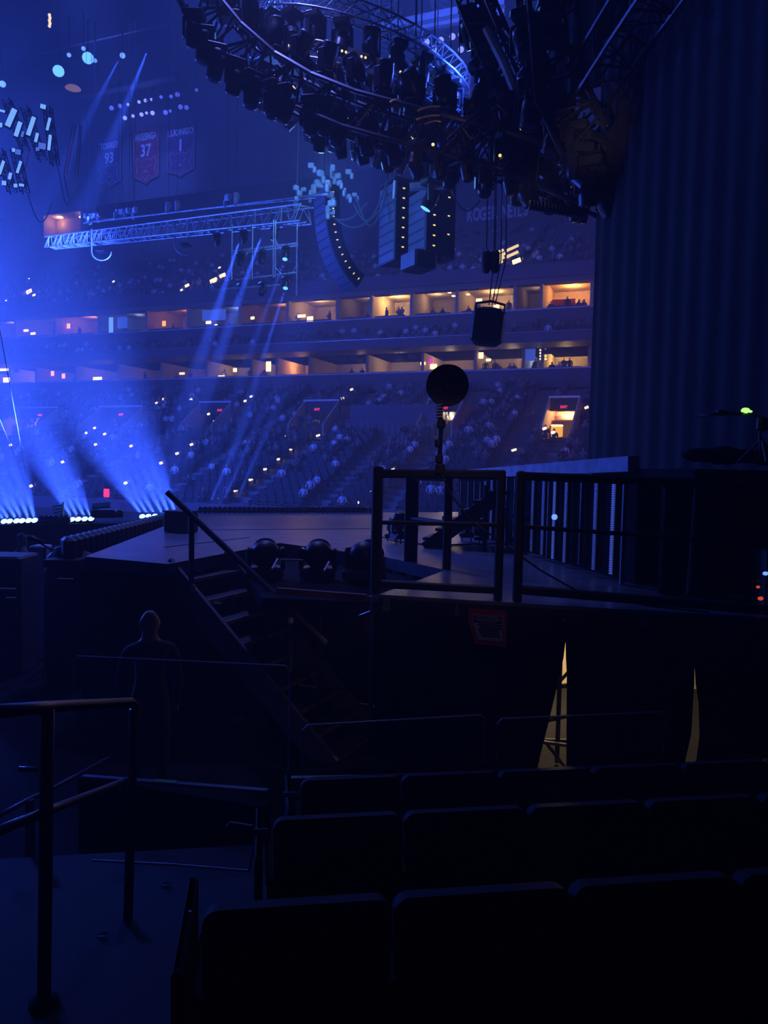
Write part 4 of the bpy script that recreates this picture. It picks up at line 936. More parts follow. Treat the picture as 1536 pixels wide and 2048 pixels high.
drape('drape', edge([(1131, 1215), (1131, 1300), (1134, 1350), (1133, 1545)]), edge([(1389, 1225), (1389, 1356), (1386, 1400), (1382, 1470), (1368, 1530)]), 'black drape between the two lit gaps under the platform')
drape('drape', edge([(1389, 1225), (1389, 1356), (1396, 1400), (1398, 1470), (1390, 1530)]), edge([(1590, 1240)]), 'black drape at the photo edge beyond the narrow lit gap')
# under the platform: lit plastered wall and scaffold
mb = MB(); mb.box((3.2, 10.6, .86), (8, .12, 1.72)); tag(mb.build('understage_partition', 'tan'), 'tan partition lit by work light under the platform', 'partition')
sc = thing('scaffold', 'steel scaffold frame seen through the wide lit gap in the drape', 'scaffold', (0, 0, 0))
def st(nm, a, b, r=.024): MB().tube(P(a[0], a[1], a[2]), P(b[0], b[1], b[2]), r, 8).build(nm, 'black', sc)
for x in (1078, 1118, 1165, 1240): q = P(x, 1400, 7.7); MB().tube((q.x, q.y, .02), (q.x, q.y, 1.74), .024, 8).build('standard', 'black', sc)
for a, b in (((1060, 1448, 7.7), (1260, 1405, 7.7)), ((1060, 1382, 7.7), (1260, 1352, 7.7)), ((1060, 1480, 7.7), (1260, 1485, 7.7))): st('ledger', a, b)
for a, b in (((1080, 1470, 7.6), (1150, 1560, 7.6)), ((1085, 1400, 7.6), (1150, 1330, 7.6)), ((1160, 1380, 7.6), (1240, 1480, 7.6))): st('brace', a, b, .018)
MB().tube(P(1070, 1482, 7.5), P(1145, 1492, 7.5), .02, 8).build('pale_ledger', 'steel', sc)
# ---- danger sign
sa = PF(937, 1217, -.06); sb_ = PF(1015, 1220, -.06); sg = thing('danger_sign', 'red-bordered danger sign pinned to the black drape', 'sign', ((sa + sb_) / 2).to_tuple(), math.atan2(pd.y, pd.x))
w = (sb_ - sa).length; h = .30; sg.location.z = sa.z - h
mb = MB(); q = [(-w / 2 + .06, .01), (w / 2, 0), (w / 2, h), (-w / 2, h), (-w / 2 + .005, h * .62)]; mb.add([(x, 0, z) for x, z in q] + [(x, .006, z) for x, z in q], [(0, 1, 2, 3, 4), (9, 8, 7, 6, 5), (0, 5, 6, 1), (1, 6, 7, 2), (2, 7, 8, 3), (3, 8, 9, 4), (4, 9, 5, 0)]); mb.build('border', 'redpaper', sg)
mb = MB(); q = [(-w / 2 + .085, .045), (w / 2 - .035, .04), (w / 2 - .03, h - .045), (-w / 2 + .035, h - .045), (-w / 2 + .04, h * .6)]; mb.add([(x, -.002, z) for x, z in q] + [(x, .0, z) for x, z in q], [(0, 1, 2, 3, 4), (9, 8, 7, 6, 5), (0, 5, 6, 1), (1, 6, 7, 2), (2, 7, 8, 3), (3, 8, 9, 4), (4, 9, 5, 0)]); mb.build('paper', 'paper', sg)
mb = MB(); mb.box((.0, -.004, h - .078), (w - .09, .003, .052)); mb.build('header_band', 'blackcol', sg)
mb = MB(); mb.path([Vector(((w / 2 - .055) * math.cos(a), -.006, h - .078 + .022 * math.sin(a))) for a in [2 * math.pi * i / 28 for i in range(28)]], .0022, 4, True); mb.build('header_oval', 'paper', sg)
text('lettering', 'DANGER', .042, 'paper', sg, (0, -.006, h - .092), .001, 1.15, ext=.001)
mb = MB()
for i in range(5): mb.box((.02 + .01 * math.sin(i * 2), -.004, h - .125 - i * .022), (w * (.62 - .04 * i), .002, .009))
mb.build('small_print', 'blackcol', sg)
# ---- guard rails on the near platform
def frame(name, label, posts, rails, off=0.0, r=.04, depth=None):
    o = thing(name, label, 'guard rail')
    Q = (lambda x, y: PF(x, y, off)) if depth is None else (lambda x, y: P(x, y, depth(x)))
    for x, y0, y1, wd in posts:
        a = Q(x, y0); b = Q(x, y1); b = Vector((a.x, a.y, DZK)) if y1 > 1110 else b; c = (a + b) / 2
        MB().bbox(c, (wd, wd, abs(a.z - b.z)), wd * .18, (pd, pn, ZU)).build('post', 'black', o)
    for x0, y0, x1, y1, wd in rails:
        a = Q(x0, y0); b = Q(x1, y1); d = (b - a).normalized(); MB().bbox((a + b) / 2, ((b - a).length, wd, wd), wd * .18, (d, pn, d.cross(pn))).build('rail', 'black', o)
    return o
frame('guard_rail', 'black guard rail panel standing directly below the round dish', [(756, 932, 1192, .085), (1003, 940, 1206, .07)], [(756, 947, 1003, 949, .075), (760, 1045, 1003, 1050, .035), (760, 1168, 1003, 1180, .065)], .05)
frame('guard_rail', 'long black guard rail panel running to the photo edge', [(1042, 942, 1210, .075), (1560, 940, 1238, .075)], [(1042, 952, 1560, 972, .07), (1042, 1053, 1560, 1090, .035), (1042, 1179, 1560, 1222, .075)], .05)
o = thing('guard_rail', 'black inner guard rail with a doubled post, behind the panel below the round dish', 'guard rail')
qa = G(893, 1138, DZK); qb = G(825, 1122, DZK); qc = G(815, 1122, DZK)
for q, wd in ((qa, .085), (qb, .10), (qc, .08)): MB().bbox(Vector((q.x, q.y, 2.4)), (wd, wd, 1.02), .012, (pd, pn, ZU)).build('post', 'black', o)
for z in (2.88, 2.4): MB().tube(Vector((qa.x, qa.y, z)), Vector((qc.x, qc.y, z)), .03, 8).build('rail', 'black', o)
# ---- round dish on its pole
do = thing('dish_stand', 'round black dish on a clamped pole rising from the guard rail', 'stand', PF(880, 940, .03).to_tuple())
base = do.location.copy(); dd = base.y
def L_(px, py, dy=0): return P(px, py, dd + dy) - base
MB().path([L_(880, 944), L_(879, 900), L_(881, 858), L_(880, 822)], .022, 8).build('pole', 'black', do)
for x, y, s in ((882, 848, .07), (876, 886, .06), (878, 918, .065), (880, 938, .08)): MB().bbox(L_(x, y), (s, .07, s * 1.2), .015).build('clamp', 'black', do)
mb = MB(); mb.path([L_(878, 838) + Vector((.028 * math.cos(i * .9), .028 * math.sin(i * .9), .0035 * i)) for i in range(36)], .006, 5); mb.build('spring', 'paleb', do)
c = L_(895, 771); nd = Vector((-.12, -1, .10)).normalized()
mb = MB(); mb.lathe(c, nd, [(.02, -.10), (.11, -.075), (.16, -.02), (.175, .0), (.178, .012), (.165, .012), (.10, -.02), (.02, -.045)], 36); mb.build('dish', 'black', do, True)
mb = MB(); mb.lathe(c, nd, [(.025, -.04), (.028, .03), (.01, .04)], 12); mb.build('hub', 'body', do); MB().tube(L_(880, 822), c - nd * .07, .015).build('neck', 'black', do)
cable([PF(882, 950, -.02), PF(900, 985, -.02), PF(940, 1040, -.03), PF(1000, 1082, -.05), PF(1080, 1140, -.06), PF(1160, 1185, -.05), PF(1300, 1212, -.06), PF(1420, 1225, -.06)], .008, 'thin black cable sagging from the dish pole across both guard rails')
cable([G(760, 1075, DZK) + ZU * .02, G(790, 1083, DZK) + ZU * .01, G(860, 1092, DZK) + ZU * .01, G(1010, 1088, DZK) + ZU * .01], .012, 'black cable lying on the deck behind the guard rail')
# ---- riser with light battens, receding on the right
ra = Vector((1.22, 13.6, 0)); rb = Vector((2.33, 7.6, 0)); rd = (rb - ra).normalized(); rn = Vector((-rd.y, rd.x, 0))
if rn.dot(Vector((-1, 0, 0))) < 0: rn = -rn     # towards the stage
def PW(px, py, off=0.0):
    d = ray(px, py); return EYE + d * (((ra - EYE).dot(rn) + off) / d.dot(rn))
ri = thing('riser', 'tall black riser with pale top beam at the side of the stage', 'riser')
a = Vector((ra.x, ra.y, 0)); b = rb + rd * .15
MB().box((a + b) / 2 - rn * .6 + ZU * 2.42, ((b - a).length, 1.0, 1.02), (rd, rn, ZU)).build('riser_body', 'matt', ri)
c4 = [PW(1256, 912), PW(1256, 943), PW(893, 958), PW(893, 943)]; vs = c4 + [v - rn * .12 for v in c4]
MB().add(vs, [(0, 1, 2, 3), (7, 6, 5, 4), (0, 3, 7, 4), (1, 5, 6, 2), (0, 4, 5, 1), (3, 2, 6, 7)]).build('top_beam', 'beamdull', ri)
MB().box(Vector((4.6, 7.6, 2.98)), (4.3, 3.0, .10)).build('riser_deck', 'matt', ri)
MB().box(Vector((4.65, 6.9, 2.42)), (4.3, .1, 1.02)).build('front_panel', 'matt', ri)
for x, y0, y1, k in ((1066, 957, 1103, 2), (1087, 957, 1110, 2), (1109, 957, 1118, 3), (1132, 957, 1125, 2), (1160, 957, 1130, 0), (1191, 957, 1140, 2), (1226, 957, 1149, 3), (1243, 960, 1168, 1), (921, 962, 1062, 1), (948, 962, 1066, 1), (960, 965, 1070, 1), (971, 962, 1075, 2), (984, 960, 1078, 2), (1012, 956, 1088, 1), (1028, 956, 1093, 1), (936, 962, 1064, 1), (1095, 957, 1113, 1)):
    t_ = PW(x, y0, .05); b_ = PW(x, y1, .05); w_ = .045 if k > 1 else .018
    o = thing('light_batten', ['dark batten upright on the riser', 'thin grey steel upright on the riser side', 'dim blue dotted light batten upright on the riser', 'brighter blue dotted light batten on the riser'][k], 'batten', b_.to_tuple(), group=['dark battens', 'thin uprights on the riser', 'dim light battens on the riser', 'brighter light battens on the riser'][k])
    hh = t_.z - b_.z
    MB().box(ZU * hh / 2, (w_ * 1.5, .04, hh), (rd, rn, ZU)).build('housing', 'body' if k != 1 else 'stringer', o)
    if k > 1:
        mb = MB(); n_ = 42
        for i in range(n_): mb.box(rn * .028 + ZU * (hh * (i + .5) / n_) , (w_, .015, hh / n_ * .62), (rd, rn, ZU))
        mb.build('diode_strip', 'batten' if k == 2 else 'batten2', o)
tag(MB().ball((0, 0, 0), .035, 8, (1, .6, 1)).build('spot_lamp', 'paleblue', None, loc=PW(1109, 1034, .12)), 'bright blue glint of a lamp on the brighter batten', 'lamp')
tag(MB().path([P(1393, 955, 6.75), P(1386, 1060, 6.72), P(1376, 1188, 6.7)], .018, 8).build('standing_pole', 'steel'), 'slim steel pole catching light at the dark end of the riser', 'pole')
# steps up to the riser
so = thing('riser_steps', 'small black staircase leading from the deck up to the riser', 'stairs')
s0 = G(850, 1096, DZK); s1 = P(1003, 985, 10.2); run = Vector((s1.x - s0.x, s1.y - s0.y, 0)); wv = Vector((-run.y, run.x, 0)).normalized() * .7
for q in (Vector(), wv):
    d = (s1 - s0).normalized(); MB().box((s0 + s1) / 2 + q, ((s1 - s0).length, .05, .16), (d, wv.normalized(), d.cross(wv.normalized()))).build('stringer', 'black', so)
for i in range(6): c = s0.lerp(s1, (i + .5) / 6) + wv / 2 + ZU * .06; MB().box(c, (.24, .7, .04), (run.normalized(), wv.normalized(), ZU)).build('tread', 'black', so)
for f in (.25, .8): p = s0.lerp(s1, f); MB().tube(Vector((p.x, p.y, DZK)), p + ZU * .25, .03).build('leg', 'black', so)
for i, (x, y, s) in enumerate(((933, 1084, .55), (962, 1090, .5), (797, 1088, .6), (782, 1084, .45))): dup(MHF, G(x, y, DZK) + ZU * .03, (math.pi, 0, i), 'small black stage light standing on the deck %s' % ['nearest the riser battens', 'farthest along the riser', 'beside the foot of the riser steps', 'just behind the guard rail post'][i], None, s)
# ---- big dome lights in the notch and their shelf
MB().poly([G(478, 1106, 1.72), G(770, 1120, 1.72), G(888, 1146, 1.72), G(757, 1200, 1.72), G(525, 1192, 1.72)], .15)
o = thing('equipment_shelf', 'low black shelf in the notch of the stage carrying three dome lights', 'shelf')
MB().poly([G(478, 1110, 1.72), G(770, 1124, 1.72), G(880, 1150, 1.72), G(759, 1204, 1.72), G(522, 1196, 1.72)], .12).build('shelf_top', 'matt', o)
for p in (G(530, 1190, 1.6), G(640, 1195, 1.6), G(745, 1200, 1.6), G(520, 1120, 1.6)): MB().tube((p.x, p.y + .1, 0), (p.x, p.y + .1, 1.6), .03).build('leg', 'black', o)
MB().box((P(548, 1181, 7.35) + P(742, 1196, 7.0)) / 2, (.92, .05, .06), ((P(742, 1196, 7.0) - P(548, 1181, 7.35)).normalized(), NX, ZU)).build('edge_board', 'redwood', o)
WL = thing('dome_light', 'x', 'stage light')
MB().bbox((0, 0, .07), (.38, .32, .13), .03).build('base', 'body', WL)
for s in (-1, 1): MB().bbox((s * .185, 0, .22), (.05, .18, .26), .02).build('yoke_arm', 'body', WL)
MB().ball((0, 0, .27), .15, 14, (1.08, 1, 1.05)).build('dome', 'domeb', WL, True); MB().lathe((0, .10, .30), (0, .8, .6), [(.13, .0), (.13, .07), (.10, .08)], 18).build('lens', 'glass', WL)
PROTOS.append(WL)
for x, y, s, rz, lab in ((531, 1157, 1.0, .2, 'nearest the stair handrail'), (636, 1158, 1.0, 0, 'middle of three'), (727, 1164, 1.05, -.7, 'tilted, beside the guard rail post')):
    dup(WL, G(x, y, 1.73), (0, 0, rz), 'big black dome-headed stage light on the shelf, ' + lab, 'dome lights on the shelf', s)
for i, (x0, y0, x1, y1) in enumerate(((544, 1138, 555, 1118), (648, 1142, 658, 1124))): tag(MB().tube(P(x0, y0, 7.6), P(x1, y1, 7.9), .012, 6).build('lit_edge_strip', 'paleb'), 'short pale strip standing for a lit edge between dome lights, %s' % ('nearer the stair' if i == 0 else 'nearer the guard rail'), 'strip')  # pale strips paint light caught on black gear edges
tag(MB().box((P(560, 1119, 8.0) + P(606, 1121, 8.0)) / 2, (.24, .03, .018)).build('lit_edge_tan', 'tan'), 'small tan strip standing for a lit edge between the first two dome lights', 'strip')  # tan strip likewise paints a lit edge
# ---- stage stairs
so = thing('stage_stairs', 'steep dark stairs going down from the stage towards the seats', 'stairs')
L0 = Vector((-2.42, 8.55, 1.9)); rv = Vector((.215, -.10, -.211)); wvv = Vector((.42, .90, 0)).normalized() * .98
for k in range(1, 10):
    p = L0 + rv * k; hr = Vector((rv.x, rv.y, 0)).normalized()
    MB().box(p + wvv / 2 - hr * .06, (.25, .98, .035), (hr, wvv.normalized(), ZU)).build('tread', 'treadb', so)
    MB().box(p + wvv / 2 + hr * .065, (.012, .98, .04), (hr, wvv.normalized(), ZU)).build('nosing', 'nosing', so)
for q in (wvv * -.02, wvv * 1.02):
    a = L0 + q; b = L0 + rv * 9 + q; d = (b - a).normalized(); MB().box((a + b) / 2 - ZU * .06, ((b - a).length, .05, .26), (d, wvv.normalized(), d.cross(wvv.normalized()))).build('stringer', 'stringer', so)
ha = P(335, 985, 8.15); hb = P(652, 1287, 7.5)
MB().tube(ha, hb, .032, 10).build('handrail', 'railp', so)
p = P(383, 1030, 8.05); MB().tube(p, P(383, 1168, 8.05), .03, 8).build('post', 'railp', so)
p = P(581, 1220, 7.65); MB().tube(p, P(581, 1345, 7.65), .022, 8).build('post', 'railp', so)
MB().ball(P(580, 1240, 7.62), .045, 8).build('knuckle', 'paleb', so); MB().bbox(P(386, 1177, 7.95), (.045, .04, .09), .012).build('tape_patch', 'tan', so)
MB().bbox(P(435, 1208, 8.0), (.08, .03, .035), .008).build('tape_patch', 'tan', so)
cable([P(560, 1285, 8.3), P(640, 1260, 7.6), P(742, 1222, 6.9)], .007, 'thin dark wire strung from the stairs up to the platform corner', 'steel')
tag(MB().tube(P(741, 1192, 6.95), P(741, 1445, 6.95), .02, 8).build('support_post', 'steel'), 'slim vertical post under the platform corner beside the stairs', 'post')
# ---- ribbed hood lamps along the left stage edge, box at the corner
BL = thing('hood_lamp', 'x', 'stage light'); MB().bbox((0, 0, .13), (.17, .34, .26), .04).build('housing', 'hoodb', BL); MB().lathe((0, .17, .16), (0, .9, .4), [(.09, 0), (.09, .06), (.07, .07)], 10).build('lens', 'glass', BL); PROTOS.append(BL)
e0 = G(138, 1114, DZK - .15); e1 = G(338, 1054, DZK - .15)
for i in range(24): dup(BL, e0.lerp(e1, i / 23) , (0, 0, math.atan2((e1 - e0).y, (e1 - e0).x) - 1.57 + .5), 'ribbed dark hood lamp in the row along the slanting stage edge', 'hood lamps along the slanting stage edge')
o = thing('lamp_shelf', 'narrow black shelf carrying the hood lamps along the slanting stage edge', 'shelf')
dv = (e1 - e0).normalized(); MB().box((e0 + e1) / 2 - ZU * .06, ((e1 - e0).length + .5, .45, .1), (dv, ZU.cross(dv), ZU)).build('shelf_top', 'black', o)
for f in (0, .5, 1): p = e0.lerp(e1, f); MB().tube((p.x, p.y, 0), (p.x, p.y, p.z - .1), .03).build('leg', 'black', o)
for i in range(9):
    c = e0.lerp(e1, .02) + Vector((-.12 * i * .3, -.1, .02))
q = G(362, 1064, DZK); o = thing('stage_box', 'black box standing on the far corner of the stage deck', 'box', q.to_tuple(), ROTZ); MB().bbox((0, 0, .16), (.42, .35, .32), .02).build('case_body', 'black', o); MB().box((0, 0, .33), (.44, .37, .02)).build('lid', 'body', o)
# ---- far row of footlights
FL = thing('footlight', 'x', 'stage light'); MB().bbox((0, 0, .05), (.10, .10, .09), .02).build('base', 'body', FL); MB().ball((0, 0, .11), .055, 7).build('lamp_head', 'body', FL, True); PROTOS.append(FL)
f0 = G(400, 1027, DZK); f1 = G(742, 1026, DZK)
for i in range(38): dup(FL, f0.lerp(f1, i / 37), (0, 0, i), 'tiny black footlight in the row along the far stage edge', 'footlights along the far stage edge')
mo = thing('stage_monitor', 'small pale boxed monitor at the end of the footlight row beside the guard rail', 'monitor', G(733, 1026, DZK).to_tuple(), ROTZ); MB().bbox((0, 0, .08), (.14, .12, .14), .015).build('case_body', 'beamdull', mo); MB().box((0, -.062, .08), (.09, .005, .07)).build('screen', 'black', mo)
# ---- bright uplights with their beams, far left
UL = thing('uplight', 'x', 'stage light'); d_ = Vector((0, -.72, .7)).normalized()
MB().lathe((0, 0, .10), d_, [(.04, -.09), (.075, -.06), (.085, .0), (.085, .03)], 14).build('housing', 'body', UL); MB().lathe(Vector((0, 0, .10)) + d_ * .028, d_, [(.080, 0), (.06, .012), (.02, .016)], 14).build('lens', 'led', UL); MB().bbox((0, .02, .02), (.13, .13, .04), .01).build('base', 'body', UL)
ULD = thing('uplight', 'x', 'stage light')
for c in kids(UL): k = c.copy(); COL.objects.link(k); k.parent = ULD; k.data = c.data.copy() if 'lens' in c.name else c.data
for c in kids(ULD):
    if 'lens' in c.name: c.data.materials[0] = M['glass']
PROTOS += [UL, ULD]
def dirbeam(x, y, d, tx, ty, td, pw, ang): beam(x, y, d, tx, ty, td, pw, ang)
GR = [([285, 297, 310, 326, 339, 352], 1031, 16.0, 195, 780, 21.5, 'group nearest the stage corner', 30), ([145, 157, 170, 183], 1037, 15.3, 50, 780, 20.5, 'group of four between gear', 26), ([9, 20, 34, 45, 58, 70], 1041, 14.7, -90, 780, 20, 'group at the photo edge', 40)]
for xs, y, d, tx, ty, td, lab, spread in GR:
    n = len(xs)
    for i, x in enumerate(xs):
        dup(UL, P(x, y - (x - xs[0]) * .035 + 3, d) - ZU * .08, (0, 0, 0), 'glowing blue-white uplight disc, ' + lab, 'uplights, ' + lab, .78)
        beam(x, y - (x - xs[0]) * .035, d, tx + (i - n / 2) * spread, ty, td, UPW, 14, off=.07)
for i, x in enumerate((415, 428, 441, 454, 467)):
    if i % 2 == 0: dirbeam(x, 1016, 17.4, 520 + 12 * i, 780, 19, 90000, 7)
for x in (82, 92, 102, 112, 122, 132): dup(ULD, P(x, 1038, 15) - ZU * .1, (0, 0, 0), 'dark unlit uplight in the row between the lit groups', 'unlit uplights')
q0 = P(-60, 1046, 14.4); q1 = P(372, 1038, 16.1)
o = thing('front_riser', 'long dark ledge under the row of bright uplights', 'riser'); dv = (q1 - q0); dv.z = 0; dv.normalize(); mb = MB()
MB().box(((q0 + q1) / 2).xy.to_3d() + ZU * .88 + NX * .2, ((q1 - q0).length, .7, 1.76), (dv, ZU.cross(dv), ZU)).build('riser_body', 'matt', o)
o = thing('console', 'black slanted console standing among the uplights', 'console', P(208, 1033, 15.4).to_tuple(), .3)
MB().bbox((0, 0, .06), (.5, .3, .16), .03).build('console_base', 'body', o); MB().box((-.05, 0, .22), (.34, .26, .03), (Vector((1, 0, .1)).normalized(), Vector((0, 1, .3)).normalized(), Vector((-.1, -.3, 1)).normalized())).build('key_panel', 'black', o); MB().tube((-.15, 0, .1), (-.15, 0, .2), .015).build('strut', 'body', o)
o = thing('case', 'low black case beside the slanted console', 'case', P(236, 1035, 15.6).to_tuple(), .3); MB().bbox((0, 0, .08), (.22, .25, .15), .02).build('case_body', 'body', o); MB().tube((-.05, -.13, .1), (.05, -.13, .1), .012).build('handle', 'steel', o)
o = thing('metal_step', 'pale blue-lit stepped metal frame among the uplights', 'frame')
for i in range(4): MB().tube(P(104 + 2 * i, 1014 + 6 * i, 15.3), P(126, 1010 + 6 * i, 15.3), .018).build('tread_bar', 'beam', o)
MB().tube(P(126, 1004, 15.3), P(126, 1046, 15.3), .02).build('upright', 'beam', o)
# ---- people and gear on the arena floor
def headed(V, E):                         # fuller head: jaw, cheeks, crown, nose and ears
    V = list(V); V[3] = ((0, 0, 1.47), .058); V[4] = ((0, -.02, 1.545), (.062, .075)); V[5] = ((0, -.01, 1.635), (.078, .095))
    b = len(V); V += [((0, .0, 1.70), (.060, .075)), ((0, .0, 1.735), .03), ((0, -.115, 1.60), .014), ((-.085, .0, 1.61), (.012, .025)), ((.085, .0, 1.61), (.012, .025))]
    return V, list(E) + [(5, b), (b, b + 1), (5, b + 2), (5, b + 3), (5, b + 4)]
person(skin_mesh('person', *headed(*standing(False)), ['skin', 'mid', 'dark', 'hair'], fn_stand, 2), Vector((P(43, 1070, 13.2).x, 13.2, 0)), 'person standing on the floor beyond the dark case near the photo edge', None, 2.4)
def fn_bald(c): return 0 if c.z > 1.47 or (c.z < .86 and abs(c.x) > .2) else (1 if c.z > .93 else 2)
V, E = headed(*standing(False))
person(skin_mesh('person', V, E, ['skin', 'dark', 'dark'], fn_bald, 3), Vector((P(300, 1230, 6.6).x, 6.6, 0)), 'bald person in dark clothes standing in the dark beside the stage stairs', None, 3.6, .99)
o = thing('microphone_stand', 'black boom microphone stand in front of the pale panel', 'stand'); mp = P(90, 1095, 10.5)
MB().tube((mp.x, mp.y, .03), mp, .014).build('stand_pole', 'black', o); MB().tube(P(104, 1100, 10.5), P(66, 1078, 10.5), .014).build('boom', 'black', o); MB().lathe(P(70, 1079, 10.5), Vector((-1, 0, .25)), [(.02, -.12), (.03, 0), (.045, .03), (.04, .1), (.01, .12)], 10).build('microphone', 'black', o, True)
mb = MB(); [mb.tube((mp.x, mp.y, .15), (mp.x + .3 * math.cos(a), mp.y + .3 * math.sin(a), .01), .012) for a in (0, 2.1, 4.2)]; mb.build('leg', 'black', o)
q = P(82, 1100, 11.5); o = thing('flight_case', 'tall pale case standing behind the microphone stand', 'case', (q.x, q.y, 0)); MB().bbox((0, 0, .86), (.24, .3, 1.72), .02).build('case_body', 'beamdull', o); MB().box((0, -.16, .86), (.2, .01, .04)).build('latch', 'steel', o)
q = P(22, 1110, 10.8); o = thing('flight_case', 'wide dark case at the photo edge in front of the standing person', 'case', (q.x - .25, q.y, 0)); MB().bbox((0, 0, .83), (1.05, .6, 1.66), .03).build('case_body', 'hoodb', o); mb = MB(); mb.box((0, -.31, 1.3), (1.0, .01, .03)); mb.build('lid_seam', 'steel', o)
q = P(140, 1100, 10.2); o = thing('covered_gear', 'round-topped covered equipment on the floor beside the stage corner', 'equipment', (q.x, q.y, 0)); MB().lathe((0, 0, 0), ZU, [(.30, 0), (.32, 1.5), (.29, 1.72), (.18, 1.85), (.02, 1.9)], 16).build('cover', 'hoodb', o, True); MB().path([(-.30, 0, 1.70), (-.18, -.1, 1.86), (.0, -.14, 1.90)], .012, 5).build('strap', 'steel', o)
for x, y, l, lab in ((12, 1178, .25, 'low pale strip near the photo edge on the dark floor'), (22, 1196, .12, 'small pale scrap near the photo edge on the dark floor'), (130, 1158, .2, 'faint pale strip under the pale case')):
    q = P(x, y, 9.5); tag(MB().bbox((0, 0, 0), (l, .03, .02), .005).build('floor_strip', 'beamdull', None, loc=q), lab, 'strip')
# ---- things on the riser: cymbal, stand, green lamp, rack
o = thing('cymbal_stand', 'black cymbal on a stand in front of the curtain at the photo edge', 'cymbal', P(1522, 915, 6.3).to_tuple()); bs = o.location.copy()
c = P(1440, 826, 6.3) - bs; MB().lathe(c, Vector((-.06, .03, 1)), [(.185, -.012), (.10, .0), (.035, .006), (.03, .02), (.01, .025)], 28).build('cymbal', 'body', o, True)
MB().path([c + ZU * .02, c + Vector((.16, 0, -.01)), P(1518, 832, 6.3) - bs, Vector((0, 0, 0))], .012, 6).build('boom_arm', 'black', o)
mb = MB(); [mb.tube((0, 0, .15), (.18 * math.cos(a), .18 * math.sin(a), -.04), .012) for a in (.3, 2.4, 4.5)]; mb.build('leg', 'black', o); MB().bbox((.0, 0, .27), (.09, .06, .12), .02).build('clamp', 'body', o)
tag(MB().ball((0, 0, 0), .028, 8, (1.3, 1, .8)).build('indicator_lamp', 'green', None, loc=P(1491, 821, 6.25)), 'bright green lamp beside the black cymbal', 'lamp')
tag(MB().ball((0, 0, 0), .012, 8, (1.3, 1, .8)).build('indicator_lamp', 'green', None, loc=P(1501, 823, 6.25)), 'tiny green lamp just outside the bright green one', 'lamp')
o = thing('covered_gear', 'low black lumpy covered gear on the riser below the cymbal', 'equipment', P(1480, 912, 6.9).to_tuple()); mb = MB(); [mb.ball((x, 0, .0), .11, 8, (1.6, 1, .6 + .2 * (i % 2))) for i, x in enumerate((-.35, -.15, .05, .25))]; mb.build('cover', 'cloth', o, True)
o = thing('equipment_rack', 'dark equipment rack with glowing lamps cut by the photo edge', 'rack', G(1548, 1222, DZK).to_tuple()); bs = o.location.copy(); bs.y
MB().bbox((.1, .2, .25), (.34, .4, .5), .02).build('rack_body', 'black', o)
for x, y, k, s, lab in ((1531, 1147, 'paleblue', .02, 'white blue lamp'), (1516, 1174, 'red2', .014, 'red lamp'), (1521, 1197, 'red2', .02, 'dim red lamp'), (1527, 1232, 'leddim', .025, 'blue lamp')): q = P(x, y, bs.y - .05) - bs; b_ = MB().ball(q, s, 8, (1.2, .6, .8)).build('status_lamp', k, o); b_['label'] = lab
# ---- the great curtain
cu_a = Vector((3.20, 12.2, 0)); cu_b = Vector((4.15, 5.9, 0)); o = fold_sheet('stage_curtain', cu_a, cu_b, 9.55, 2.95, 'curtain', None, .42, .016, 400, .02); tag(o, 'huge dark pleated curtain rising beside the riser to the top edge', 'curtain')
# ================================================================ FOREGROUND SEATS, AISLE AND RAILS
ER = Vector((.9883, .1525, 0)); EN = Vector((-.1525, .9883, 0)); RZ = math.atan2(ER.y, ER.x)
def row_floor(name, d0, d1, z, x0=-3.2, x1=6.0):
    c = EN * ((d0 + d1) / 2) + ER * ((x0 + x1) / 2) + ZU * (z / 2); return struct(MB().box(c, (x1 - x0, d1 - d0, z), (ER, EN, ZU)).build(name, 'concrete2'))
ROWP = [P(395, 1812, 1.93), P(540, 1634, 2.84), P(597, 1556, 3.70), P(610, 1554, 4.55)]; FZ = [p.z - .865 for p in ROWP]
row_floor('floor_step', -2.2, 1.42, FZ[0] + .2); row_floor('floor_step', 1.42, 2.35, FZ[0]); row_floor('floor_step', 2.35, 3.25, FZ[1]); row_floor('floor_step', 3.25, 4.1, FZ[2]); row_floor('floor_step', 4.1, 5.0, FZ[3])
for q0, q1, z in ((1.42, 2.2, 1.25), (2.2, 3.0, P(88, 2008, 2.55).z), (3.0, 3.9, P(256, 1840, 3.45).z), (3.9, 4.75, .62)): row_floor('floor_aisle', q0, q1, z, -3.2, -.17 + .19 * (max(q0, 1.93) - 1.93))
AZ = P(256, 1840, 3.45).z
STP = thing('arena_seat', 'x', 'seat')                        # back faces the camera (-Y), seat pan folded up on +Y
tl = Vector((0, .18, 1)).normalized(); tb_ = Vector((0, 1, -.18)).normalized(); XV = Vector((1, 0, 0))
# backrest: a slab with rounded top corners
q = []; w, h, r = .248, .52, .04
for cx, a0 in ((w - r, 0), (-(w - r), 90)):
    for i in range(6): a = math.radians(a0 + i * 18); q.append((cx + r * math.cos(a), h - r + r * math.sin(a)))
q += [(-w * .93, 0), (w * .93, 0)]
n = len(q); O0 = Vector((0, -.10, .34)); vs = [O0 + XV * x + tl * z + tb_ * y for y in (-.025, .03) for x, z in q]
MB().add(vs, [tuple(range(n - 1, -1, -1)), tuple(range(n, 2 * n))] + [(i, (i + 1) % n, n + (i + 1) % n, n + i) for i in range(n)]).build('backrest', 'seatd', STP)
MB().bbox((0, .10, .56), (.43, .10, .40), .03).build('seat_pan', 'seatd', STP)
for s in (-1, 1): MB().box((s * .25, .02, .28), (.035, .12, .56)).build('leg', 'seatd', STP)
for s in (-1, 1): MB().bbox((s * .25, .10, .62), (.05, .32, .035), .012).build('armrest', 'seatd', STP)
PROTOS.append(STP)
